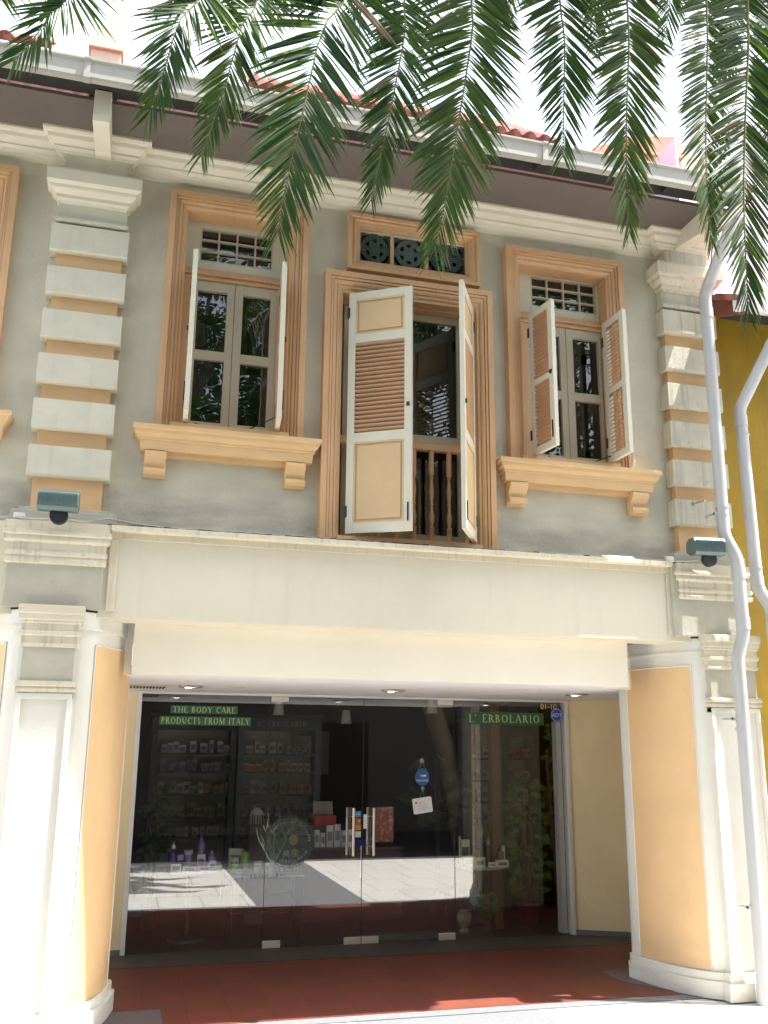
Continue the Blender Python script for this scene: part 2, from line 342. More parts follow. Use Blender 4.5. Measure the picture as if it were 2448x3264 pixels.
# openings in the upper wall:  (x0,x1,z0,z1)
LW = dict(o=(0.084, 1.235, 4.20, 6.285), i=(0.235, 1.085))
RW = dict(o=(3.02, 4.180, 4.20, 6.245), i=(3.175, 4.03))
DR = dict(o=(1.385, 2.875, 3.42, 5.75), i=(1.555, 2.72))
VN = dict(o=(1.58, 2.775, 5.80, 6.33))
def wall_with_holes(name, xs0, xs1, z0, z1, holes, y0, y1, mt, parent):
    b = MB()
    xs = sorted(set([xs0, xs1] + [h[0] for h in holes] + [h[1] for h in holes]))
    zs = sorted(set([z0, z1] + [h[2] for h in holes] + [h[3] for h in holes]))
    def hole(x, z): return any(h[0] < x < h[1] and h[2] < z < h[3] for h in holes)
    for i in range(len(xs)-1):
        for j in range(len(zs)-1):
            xa, xb, za, zb = xs[i], xs[i+1], zs[j], zs[j+1]
            if hole((xa+xb)/2, (za+zb)/2): continue
            b.face([(xa,y0,za),(xb,y0,za),(xb,y0,zb),(xa,y0,zb)]); b.face([(xa,y1,za),(xa,y1,zb),(xb,y1,zb),(xb,y1,za)])
    for h in holes:
        a, c, d, e = h
        b.face([(a,y0,d),(a,y0,e),(a,y1,e),(a,y1,d)]); b.face([(c,y0,d),(c,y1,d),(c,y1,e),(c,y0,e)])
        b.face([(a,y0,e),(c,y0,e),(c,y1,e),(a,y1,e)]); b.face([(a,y0,d),(a,y1,d),(c,y1,d),(c,y0,d)])
    b.face([(xs0,y0,z0),(xs0,y0,z1),(xs0,y1,z1),(xs0,y1,z0)]); b.face([(xs1,y0,z0),(xs1,y1,z0),(xs1,y1,z1),(xs1,y0,z1)])
    me = b.build(name, mt, parent)
    return me
ins = 0.05
holes = [(LW['i'][0]-ins, LW['i'][1]+ins, 4.22, 6.16), (RW['i'][0]-ins, RW['i'][1]+ins, 4.22, 6.17), (DR['i'][0]-ins, DR['i'][1]+ins, 3.42, 5.64), (1.66, 2.67, 5.86, 6.20)]
# neighbouring bay window at the far left
NWX = -1.085
holes.append((-2.0, NWX-0.13, 4.22, 6.15))
wall_with_holes('upper_wall', -6.0, 5.12, 3.0, 6.62, holes, WY, WY+0.28, M['wall'], sh)
b = MB(); b.box(5.09, 5.12, WY+0.283, 13.0, 3.0, 8.0); b.build('side_wall', M['farwhite'], sh)
# dark rooms behind the upper windows
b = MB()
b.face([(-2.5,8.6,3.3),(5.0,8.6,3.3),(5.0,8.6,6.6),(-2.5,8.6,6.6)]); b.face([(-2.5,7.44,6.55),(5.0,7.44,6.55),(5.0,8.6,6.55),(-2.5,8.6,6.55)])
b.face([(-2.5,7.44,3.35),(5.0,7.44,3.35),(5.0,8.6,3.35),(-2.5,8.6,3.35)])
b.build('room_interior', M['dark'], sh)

# cornice under the eaves, returning round the pilasters
prof = [(0, 6.62), (0.20, 6.62), (0.20, 6.535), (0.185, 6.52), (0.165, 6.515), (0.155, 6.485), (0.12, 6.46), (0.11, 6.45), (0.11, 6.435), (0.075, 6.425), (0.065, 6.405), (0.04, 6.40), (0.035, 6.38), (0, 6.375)]
def pil_path(xc, hw, d): return [(xc-hw, WY), (xc-hw, WY-d), (xc+hw, WY-d), (xc+hw, WY)]
b = MB(); path = [(-6.0, WY)] + pil_path(LX, 0.215, 0.085) + [(RX-0.23, WY), (RX-0.23, WY-0.085), (5.085, WY-0.085)]
sweep_plan(b, path, prof); b.build('cornice', M['cream'], sh)
# frieze of the pilaster between capital and cornice
def rusticated(xc, xl, xr, mt, right=False):
    p = empty('pilaster', (xc, 7.0, 3.4), None, None, None, sh)
    yf = 7.02
    core = MB(); core.box(xl+0.045, xr-0.045, 7.075, WY, 3.50, 5.80); core.build('recess', M['orange'], p)
    b = MB()
    for k in range(6):
        zt = 5.80-0.3625*k; zb = zt-0.228
        # each block with a chamfered lower lip
        pr = [(WY, zt), (yf, zt), (yf, zb+0.012), (yf+0.006, zb), (yf+0.015, zb-0.004), (WY, zb-0.004)]
        b.prism([(p_[0], p_[1]) for p_ in pr], xl, xr, 'x')
    b.build('rusticated_blocks', mt, p, bevel=0.004)
    b = MB(); b.box(xl+0.03, xr-0.03, 7.06, WY, 5.83, 6.26); b.box(xl+0.06, xr-0.06, 7.0, WY, 6.20, 6.46)
    sweep_plan(b, [(xl+0.05, WY), (xl+0.05, 7.06), (xr-0.05, 7.06), (xr-0.05, WY)], [(-0.02, 5.87), (0.02, 5.87), (0.035, 5.86), (0.035, 5.835), (0.02, 5.825), (-0.02, 5.825)])
    b.build('neck', mt, p)
    b = MB()
    sweep_plan(b, [(xl+0.055, WY), (xl+0.055, 7.06), (xr-0.055, 7.06), (xr-0.055, WY)],
               [(-0.03, 5.995), (0.01, 5.995), (0.02, 6.015), (0.045, 6.025), (0.045, 6.055), (0.06, 6.065), (0.085, 6.085), (0.09, 6.10), (0.09, 6.115), (0.12, 6.135), (0.125, 6.225), (0.12, 6.245), (-0.03, 6.25)])
    b.build('capital', M['cream'] if not right else M['band'], p)
    b = MB(); b.box(xl-0.07, xr+0.07, 6.985, WY, 3.37, 3.49); b.box(xl-0.03, xr+0.03, 7.01, WY, 3.49, 3.515); b.build('plinth', M['grey_patch'], p, bevel=0.006)
    return p
rusticated(LX, -0.80, -0.215, M['block'])
rusticated(RX, 4.54, 5.10, M['rblock'], True)

# eaves: soffit, gutter, rafters' ends, roof
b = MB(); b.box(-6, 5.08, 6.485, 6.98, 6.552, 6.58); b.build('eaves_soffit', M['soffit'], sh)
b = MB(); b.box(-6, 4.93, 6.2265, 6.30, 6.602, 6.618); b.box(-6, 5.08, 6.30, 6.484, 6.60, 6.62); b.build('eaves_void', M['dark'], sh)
b = MB()
b.prism([(6.25, 6.52), (6.215, 6.525), (6.205, 6.54), (6.205, 6.66), (6.19, 6.675), (6.19, 6.69), (6.225, 6.69), (6.225, 6.56), (6.25, 6.56)], -6.0, 4.94, 'x')
for x in (-4.2, -0.60, 3.0):
    b.prism([(6.246, 6.512), (6.205, 6.515), (6.197, 6.53), (6.197, 6.67), (6.183, 6.68), (6.183, 6.694), (6.246, 6.694)], x, x+0.045, 'x')
b.box(4.935, 4.94, 6.205, 6.255, 6.53, 6.685)
b.build('gutter', M['gutter'], sh)
for x0 in (-0.525, 4.70):
    b = MB(); b.prism([(6.40, 6.325), (6.40, 6.59), (6.98, 6.59), (7.04, 6.40), (6.90, 6.405)], x0, x0+0.12, 'x'); b.build('rafter_bracket', M['cream'], sh, bevel=0.004)
for x0 in (-3.0, -1.8, 0.6, 1.8, 3.0, 4.2):
    b = MB(); b.box(x0, x0+0.04, 6.256, 6.404, 6.545, 6.598); b.build('gutter_bracket', M['dark'], sh)
def tiled_roof(x0, x1, y0, z0, y1, z1, name='roof', pitch=0.14, lip=True):
    b = MB(); n = int((x1-x0)/pitch*8); rows = []
    cols = 14
    for j in range(cols+1):
        t = j/cols; row = []
        y = y0+(y1-y0)*t; zb = z0+(z1-z0)*t
        for i in range(n+1):
            x = x0+(x1-x0)*i/n; ph = (x/pitch) % 1.0
            h = 0.045*abs(math.sin(math.pi*ph)) - 0.012 + 0.012*((t*cols) % 1)
            row.append((x, y - h*0.3, zb + h + 0.006*noise.noise(Vector((int(x/pitch)*1.7, j*1.3, 0)))))
        rows.append(row)
    b.grid(rows)
    # underside skirt
    b.grid([[(p[0], p[1], p[2]) for p in rows[0]], [(p[0], p[1]+0.01, z0-0.05) for p in rows[0]]])
    return b.build(name, M['tile'], sh, smooth=True)
tiled_roof(-6, 5.09, 6.27, 6.685, 8.6, 8.02)
tiled_roof(0.60, 3.25, 6.45, 6.93, 7.4, 7.75)
tiled_roof(-6, -0.86, 6.42, 6.93, 7.4, 7.70)
b = MB(); b.box(-0.72, -0.45, 7.9, 8.25, 7.5, 8.28); b.box(-0.745, -0.43, 7.87, 8.28, 8.13, 8.17); b.box(-0.69, -0.47, 7.93, 8.22, 8.28, 8.43); b.build('parapet_stub', M['stub'], sh, bevel=0.01)
b = MB(); b.prism([(4.45, 7.9), (4.45, 8.12), (4.95, 8.36), (5.50, 8.46), (5.50, 7.9)], 7.95, 8.2, 'y'); b.prism([(5.0, 8.13), (5.0, 8.16), (5.53, 8.2), (5.53, 8.16)], 7.93, 8.22, 'y'); b.build('pink_parapet', M['pinkwall'], sh, bevel=0.008)
b = MB(); b.box(5.505, 5.85, 8.0, 8.3, 7.6, 8.32); b.box(5.505, 5.80, 7.95, 8.3, 8.05, 8.09); b.build('parapet_stub', M['stub'], sh, bevel=0.01)

# ---- window surrounds
SP = [(0, WY), (0, 7.065), (0.050, 7.065), (0.050, 7.085), (0.0545, 7.085), (0.0545, 7.076), (0.070, 7.078), (0.070, 7.098), (0.074, 7.098), (0.074, 7.088), (0.090, 7.090), (0.102, 7.098), (0.102, 7.114), (0.106, 7.114), (0.106, 7.104), (0.122, 7.108), (0.134, 7.122), (0.150, 7.125), (0.150, 7.29)]
def surround(x0, z0, x1, z1, k=1.0, bottom=False, name='window_surround'):
    b = MB(); frame_sweep(b, x0, z0, x1, z1, [(i*k, y) for i, y in SP], bottom); return b.build(name, M['peach'], sh)
def shutter(hx, hy, L, ang, z0, z1, parent, side, layout):
    """leaf hinged at (hx,hy); ang: plan angle of the leaf direction; layout: list of ('louvre'|'panel', z0, z1)"""
    e = empty('shutter', (hx, hy, z0), None, None, None, parent)
    d = Vector((math.cos(ang), math.sin(ang), 0)); n = Vector((-d.y, d.x, 0)); up = Vector((0, 0, 1)); th = 0.019; st = 0.062
    def P(s, o, z): return Vector((hx, hy, 0)) + d*s + n*o + up*z
    b = MB()
    def bar(s0, s1, za, zb, hh=th): b.obox(P((s0+s1)/2, 0, (za+zb)/2), d, n, up, (s1-s0)/2, hh, (zb-za)/2)
    bar(0, st, z0, z1); bar(L-st, L, z0, z1)
    edges = [z0] + [q for l in layout for q in (l[1], l[2])] + [z1]
    for i in range(0, len(edges), 2): bar(st, L-st, edges[i], edges[i+1], th-0.001)
    b.build('leaf_frame', M['shutter'], e, bevel=0.002)
    lv = MB(); anyl = False
    for kind, za, zb in layout:
        if kind == 'louvre':
            lv = MB(); step = 0.036; k = int((zb-za)/step); step = (zb-za)/k
            for i in range(k):
                zc = za + (i+0.5)*step
                a = (n*0.8*side + up*-0.6).normalized(); nn = (n*0.6*side + up*0.8).normalized()
                lv.obox(P(L/2, 0, zc), d, a, nn, L/2-st+0.002, 0.0215, 0.0038)
            lv.obox(P(L*0.5, side*0.016, (za+zb)/2), d, n, up, 0.006, 0.003, (zb-za)/2); lv.build('louvres', M['louvre'], e)
        else:
            pn = MB()
            pn.obox(P(L/2, 0, (za+zb)/2), d, n, up, L/2-st+0.003, 0.004, (zb-za)/2)
            m_ = 0.030
            pn.obox(P(L/2, 0, (za+zb)/2), d, n, up, L/2-st-m_, 0.013, (zb-za)/2-m_)
            for q in (za+0.007, zb-0.007): pn.obox(P(L/2, 0, q), d, n, up, L/2-st, 0.015, 0.007)
            for q in (st+0.007, L-st-0.007): pn.obox(P(q, 0, (za+zb)/2), d, n, up, 0.007, 0.0148, (zb-za)/2-0.015)
            pn.build('panel', M['shutter_fill'], e, bevel=0.0015)
    for zz in (z0+0.18, z1-0.18):
        hw = MB(); hw.obox(P(0.0, 0, zz), d, n, up, 0.012, 0.024, 0.045); hw.build('hinge', M['blackrub'], e)
    hw = MB(); hw.obox(P(L-0.03, side*-0.024, z0+0.15), d, n, up, 0.005, 0.005, 0.075); hw.build('bolt', M['blackrub'], e)
    hw = MB(); hw.obox(P(L-0.03, side*-0.026, (z0+z1)/2), d, n, up, 0.012, 0.006, 0.016); hw.build('latch', M['blackrub'], e)
    return e
def upper_window(W, right, fx0, fx1):
    x0, x1, z0, z1 = W['o']
    w = empty('window', ((x0+x1)/2, WY, z0), None, None, None, sh)
    surround(x0, z0, x1, z1)
    yf, yb = 7.275, 7.32
    b = MB()   # transom light frame: outer rails, fine glazing bars
    zt, zb = 6.165, 5.70; X0, X1 = W['i'][0], W['i'][1]
    gx0, gx1, gz0, gz1 = fx0+0.068, fx1-0.068, 5.78, 6.09
    b.box(X0, gx0, yf, yb, zb, zt); b.box(gx1, X1, yf, yb, zb, zt); b.box(gx0, gx1, yf, yb, gz1, zt); b.box(gx0, gx1, yf, yb, zb, gz0)
    b.build('transom_frame', M['shutter'], w, bevel=0.003)
    b = MB()
    for i in range(1, 4): x = gx0+(gx1-gx0)*i/4; b.box(x-0.007, x+0.007, yf+0.008, yb-0.004, gz0, gz1)
    for i in range(1, 3): z = gz0+(gz1-gz0)*i/3; b.box(gx0, gx1, yf+0.0095, yb-0.006, z-0.007, z+0.007)
    b.box(gx0, gx0+0.012, yf+0.004, yb, gz0, gz1); b.box(gx1-0.012, gx1, yf+0.004, yb, gz0, gz1); b.box(gx0, gx1, yf+0.003, yb, gz0, gz0+0.012); b.box(gx0, gx1, yf+0.003, yb, gz1-0.012, gz1)
    b.build('glazing_bars', M['frame'], w)
    b = MB(); b.box(X0, X1, yf-0.03, yb, 5.665, 5.70); b.box(X0, X1, yf-0.045, yb, 5.64, 5.665); b.box(X0, X1, yf-0.02, yb, 5.605, 5.64)
    b.box(X0, fx0+0.02, yf-0.012, yb, 4.22, 5.605); b.box(fx1-0.02, X1, yf-0.012, yb, 4.22, 5.605)
    b.build('transom_rail', M['peach'], w, bevel=0.004)
    mid = (fx0+fx1)/2
    for (a, c) in ((fx0+0.021, mid-0.002), (mid+0.002, fx1-0.021)):
        cs = empty('casement', ((a+c)/2, yf, 4.3), None, None, None, w)
        b = MB(); px0 = a+0.052; px1 = c-0.060 if a < mid-0.1 else c-0.052
        if a > mid-0.1: px0 = a+0.068
        b.box(a, px0, yf, yb, 4.28, 5.603); b.box(px1, c, yf, yb, 4.28, 5.603)
        for (za, zb_) in ((4.28, 4.37), (4.905, 4.985), (5.515, 5.603)): b.box(px0, px1, yf+0.001, yb, za, zb_)
        o = b.build('casement_frame', M['frame'], w, bevel=0.002)
        bpy.data.objects.remove(cs)
        b = MB(); b.face([(px0-0.005, yb-0.012, 4.36), (px1+0.005, yb-0.012, 4.36), (px1+0.005, yb-0.012, 5.52), (px0-0.005, yb-0.012, 5.52)]); b.build('pane', M['winglass'], w)
    b = MB(); b.face([(gx0, yb-0.01, gz0), (gx1, yb-0.01, gz0), (gx1, yb-0.01, gz1), (gx0, yb-0.01, gz1)]); b.build('pane', M['winglass'], w)
    lay = [('louvre', 4.345, 4.90), ('louvre', 4.955, 5.535)]
    hz0, hz1 = 4.285, 5.60
    aL, aR = (R(-80), R(-88)) if right else (R(-92), R(-96))
    shutter(W['i'][0]+0.075, 7.105, 0.345, aL, hz0, hz1, sh, 1, lay)
    shutter(W['i'][1]-0.055, 7.105, 0.345, aR, hz0, hz1, sh, -1, lay)
    # sill with moulding and two scroll brackets
    s0, s1 = x0-0.125, x1+0.105
    if right: s0, s1 = x0-0.09, x1+0.19
    b = MB()
    sweep_plan(b, [(s0+0.045, WY), (s0+0.045, 7.06), (s1-0.045, 7.06), (s1-0.045, WY)],
               [(-0.03, 4.225), (0.075, 4.218), (0.08, 4.185), (0.072, 4.175), (0.066, 4.175), (0.06, 4.15), (0.035, 4.125), (0.035, 4.11), (0.022, 4.105), (0.015, 4.03), (-0.03, 4.03)])
    b.box(s0+0.075, s1-0.075, 7.085, WY, 3.995, 4.03)
    b.box(W['i'][0]-0.04, W['i'][1]+0.04, 7.09, 7.33, 4.18, 4.283)
    b.build('sill', M['peach_sill'], sh)
    for bx in ((s0+0.065, s0+0.225), (s1-0.235, s1-0.08)):
        pts = [(WY, 4.03), (7.06, 4.03), (7.03, 4.02), (7.025, 3.99)]
        for a in range(0, 9):
            t = a/8; pts.append((7.03 + 0.055*math.sin(t*math.pi*0.5), 3.985 - 0.085*t))
        for a in range(0, 8):
            t = R(60 + a*30); pts.append((7.085 - 0.028*math.sin(t)*1.0 - 0.012, 3.868 + 0.030*math.cos(t)))
        pts.append((7.125, 3.83)); pts.append((WY, 3.83))
        b = MB(); b.prism(pts, bx[0], bx[1], 'x'); b.build('sill_bracket', M['peach_sill'], sh, bevel=0.003)
    # shutter stays
    b = MB(); b.tube([(fx0+0.10, 7.10, 4.29), (fx0+0.26, 7.20, 4.295), (fx0+0.30, 7.22, 4.30)], 0.005, 6); b.build('shutter_stay', M['blackrub'], w); b = MB(); b.tube([(fx1-0.04, 6.98, 4.36), (fx1-0.25, 7.20, 4.295), (fx1-0.30, 7.215, 4.30)], 0.005, 6); b.build('shutter_stay', M['blackrub'], w)
upper_window(LW, False, 0.285, 1.035)
upper_window(RW, True, 3.28, 4.075)

# far left bay: edge of its window surround and sill
surround(-2.15, 4.20, NWX, 6.265)
b = MB(); b.box(-2.0, NWX-0.15, 7.275, 7.32, 4.22, 6.16); b.build('window', M['frame'], sh)
b = MB(); sweep_plan(b, [(-2.2, WY), (-2.2, 7.06), (NWX+0.07, 7.06), (NWX+0.07, WY)], [(-0.03, 4.225), (0.075, 4.218), (0.08, 4.185), (0.066, 4.175), (0.035, 4.125), (0.022, 4.105), (0.015, 4.03), (-0.03, 4.03)]); b.build('sill', M['peach_sill'], sh)

# central french window
x0, x1, z0, z1 = DR['o']
SPD = [(0, WY), (0, 7.05), (0.048, 7.05), (0.048, 7.07), (0.053, 7.07), (0.053, 7.058), (0.072, 7.062), (0.072, 7.085), (0.077, 7.085), (0.077, 7.07), (0.095, 7.075), (0.110, 7.088), (0.110, 7.106), (0.114, 7.106), (0.114, 7.092), (0.132, 7.098), (0.146, 7.115), (0.165, 7.12), (0.165, 7.30)]
b = MB(); frame_sweep(b, x0, z0, x1, z1, SPD); b.build('door_surround', M['peach'], sh)
fd = empty('french_window', (2.13, 7.2, 3.42), None, None, None, sh)
b = MB(); b.box(DR['i'][0]-0.03, DR['i'][1]+0.03, 7.22, 7.30, 5.585, 5.66); b.box(DR['i'][0]-0.03, DR['i'][1]+0.03, 7.205, 7.30, 5.565, 5.59)
b.build('head_rail', M['peach'], fd, bevel=0.004)
b = MB(); b.box(DR['i'][0]-0.03, DR['i'][1]+0.03, 7.05, 7.30, 3.40, 3.462); b.build('threshold', M['peach'], fd, bevel=0.004)
b = MB()
for a, c in ((1.60, 2.128), (2.132, 2.70)):
    b.box(a, a+0.075, 7.285, 7.33, 3.47, 5.565); b.box(c-0.075, c, 7.285, 7.33, 3.47, 5.565)
    for za, zb in ((3.47, 3.57), (4.33, 4.44), (5.50, 5.565)): b.box(a+0.075, c-0.075, 7.286, 7.33, za, zb)
b.build('casement_frame', M['frame'], fd, bevel=0.002)
for a, c in ((1.675, 2.053), (2.207, 2.625)):
    b = MB(); b.face([(a-0.004, 7.31, 3.56), (c+0.004, 7.31, 3.56), (c+0.004, 7.31, 5.505), (a-0.004, 7.31, 5.505)]); b.build('pane', M['winglass'], fd)
bal = empty('balustrade', (2.13, 7.2, 3.46), None, None, None, sh)
b = MB(); b.box(1.56, 2.75, 7.165, 7.225, 4.27, 4.325); b.box(1.56, 2.75, 7.175, 7.215, 4.325, 4.34); b.build('rail', M['peach'], bal, bevel=0.004)
b = MB(); b.box(1.56, 2.75, 7.17, 7.22, 3.462, 3.50); b.build('bottom_rail', M['peach'], bal, bevel=0.004)
bp = [(0.022, 3.50), (0.022, 3.60), (0.026, 3.605), (0.013, 3.625), (0.02, 3.66), (0.024, 3.70), (0.014, 3.76), (0.012, 3.80), (0.02, 3.81), (0.012, 3.82), (0.017, 3.87), (0.021, 3.92), (0.014, 3.99), (0.011, 4.03), (0.02, 4.04), (0.012, 4.05), (0.024, 4.07), (0.022, 4.085), (0.022, 4.27)]
for k in range(7):
    x = 1.735+0.1545*k; b = MB(); b.lathe((x, 7.195, 0), bp, 12)
    b.build('baluster', M['peach'], bal, smooth=True)
layd = [('panel', 3.565, 4.235), ('louvre', 4.315, 5.10), ('panel', 5.18, 5.49)]
shutter(1.605, 7.095, 0.545, math.atan2(-0.285, 0.46), 3.485, 5.56, sh, 1, layd)
shutter(2.692, 7.095, 0.545, math.atan2(-0.47, -0.262), 3.485, 5.58, sh, -1, layd)
# carved vent panel over it
x0, x1, z0, z1 = VN['o']
b = MB(); frame_sweep(b, x0, z0, x1, z1, [(0, WY), (0, 7.075), (0.028, 7.075), (0.034, 7.09), (0.055, 7.085), (0.065, 7.10), (0.085, 7.105), (0.09, 7.125), (0.115, 7.13), (0.115, 7.20)], True)
b.box(1.69, 2.67, 7.13, 7.20, 5.86, 5.915); b.box(1.97, 2.0, 7.145, 7.20, 5.90, 6.22); b.box(2.285, 2.315, 7.145, 7.20, 5.90, 6.22)
b.build('vent_surround', M['peach'], sh)
def vent(xa, xb, za, zb):
    # pierced panel: plate cut by a ring of holes (built as strips around holes)
    bm = bmesh.new(); cx, cz = (xa+xb)/2, (za+zb)/2; n = 56
    W_, H_ = xb-xa, zb-za
    def solid(u, v):   # u,v in -1..1
        for k in range(6):
            c_, s_ = math.cos(R(30+60*k)), math.sin(R(30+60*k))
            du, dv = u*c_+v*s_-0.50, -u*s_+v*c_
            if abs(du)/0.13+abs(dv)/0.19 < 1: return False
        r = math.hypot(u, v); a2 = (math.degrees(math.atan2(v, u))) % 90
        if 0.84 < r < 1.04 and 16 < a2 < 74 and abs(u) < 0.92 and abs(v) < 0.92: return False
        return True
    b = MB()
    for i in range(n):
        for j in range(n):
            u = (i+0.5)/n*2-1; v = (j+0.5)/n*2-1
            if solid(u, v):
                X = xa+W_*i/n; Z = za+H_*j/n
                b.face([(X,7.165,Z),(X+W_/n,7.165,Z),(X+W_/n,7.165,Z+H_/n),(X,7.165,Z+H_/n)])
    o = b.build('pierced_vent', M['greyvent'], sh)
    md = o.modifiers.new('s', 'SOLIDIFY'); md.thickness = 0.012
    bm.free()
for a, c in ((1.69, 1.972), (1.998, 2.287), (2.313, 2.665)): vent(a, c, 5.90, 6.22)
b = MB(); b.face([(1.66, 7.35, 5.8), (2.7, 7.35, 5.8), (2.7, 7.35, 6.3), (1.66, 7.35, 6.3)]); b.build('vent_backing', M['dark'], sh)

# ---- arcade beam
b = MB()
b.box(-6, 5.10, BY, 7.25, 2.73, 3.392)
b.box(-6, 5.10, 7.10, 7.4, 3.0, 3.392)
b.build('arcade_beam', M['beam'], sh, bevel=0.006)
b = MB()  # raised border around the sunk panel
b.box(-0.17, 4.50, BY-0.014, BY-0.002, 3.305, 3.386); b.box(-0.17, -0.11, BY-0.014, BY-0.002, 2.78, 3.305); b.box(4.36, 4.42, BY-0.012, BY-0.002, 2.78, 3.303)
b.box(-0.17, 4.39, 6.888, BY-0.0025, 3.355, 3.392)
b.build('beam_border', M['band'], sh, bevel=0.004)
b = MB()
for x in range(0, 95):
    xx = -0.2+x*0.05
    b.box(xx, xx+0.052, 6.955+0.008*rnd.random(), 7.0, 3.3925, 3.408+0.008*rnd.random())
b.build('ledge_moss', M['moss'], sh)
b = MB(); b.box(0.045, 4.12, 7.252, 7.30, CZ, 2.98); b.build('bulkhead', M['soffitlight'], sh)
b = MB(); b.prism([(-6, 9.75), (-6, 7.81), (-0.02, 7.81), (-0.02, 7.445), (0.044, 7.445), (0.044, 7.305), (4.12, 7.305), (4.12, 7.70), (4.31, 7.81), (6.2, 7.81), (6.2, 9.75)], CZ, CZ+0.05, 'z'); b.build('arcade_ceiling', M['ceiling'], sh)
b = MB(); b.box(-0.25, 0.043, 7.40, 7.44, CZ, 2.98); b.build('bulkhead_return', M['soffitlight'], sh)
b = MB(); b.box(4.125, 4.40, 7.58, 7.62, CZ, 2.98); b.build('bulkhead_return', M['soffitlight'], sh)

# ---- lower pilaster blocks on the beam
def lower_block(xl, xr, mt, xb0, xb1):
    p = empty('beam_pilaster', ((xl+xr)/2, 6.95, 2.77), None, None, None, sh)
    b = MB(); b.box(xb0, xb1, 6.935, BY-0.001, 2.775, 3.39); b.build('block', M['grey_patch'], p, bevel=0.006)
    b = MB(); sweep_plan(b, [(xl, 6.97), (xl, 6.93), (xr, 6.93), (xr, 6.97)],
        [(-0.02, 3.395), (0.03, 3.39), (0.03, 3.345), (0.035, 3.325), (0.045, 3.315), (0.045, 3.295), (0.03, 3.285), (0.035, 3.262), (0.035, 3.25), (0.012, 3.235), (0.01, 3.185), (0.022, 3.17), (0.022, 3.155), (0.008, 3.14), (0.02, 3.115), (0.018, 3.095), (0.0, 3.085), (-0.02, 3.085)])
    b.build('band_moulding', M['band'], p)
lower_block(-0.855, -0.205, M['band'], -0.855, -0.205)
lower_block(4.47, 5.14, M['band'], 4.40, 5.10)

# ---- columns (curved on the arcade side) with a pilaster strip in front
curve_R = [(4.325, 7.80), (4.31, 7.74), (4.325, 7.62), (4.352, 7.46), (4.395, 7.31), (4.455, 7.17), (4.53, 7.05), (4.60, 6.975), (4.66, 6.945)]
def smooth_curve(pts, n=6):
    out = []; P = [Vector((*p, 0)) for p in pts]
    for i in range(len(P)-1):
        p0 = P[max(i-1, 0)]; p1 = P[i]; p2 = P[i+1]; p3 = P[min(i+2, len(P)-1)]
        for k in range(n):
            t = k/n
            out.append(0.5*((2*p1)+(p2-p0)*t+(2*p0-5*p1+4*p2-p3)*t*t+(3*p1-p0-3*p2+p3)*t**3))
    out.append(P[-1]); return [(v.x, v.y) for v in out]
cR = smooth_curve(curve_R)
def offs(path, d):
    res = []
    for i, p in enumerate(path):
        a = path[max(i-1, 0)]; c = path[min(i+1, len(path)-1)]; t = Vector((c[0]-a[0], c[1]-a[1])).normalized()
        res.append((p[0]-abs(t.y)*d*(1 if True else 0)*1.0, p[1]-abs(t.x)*d))
    return res
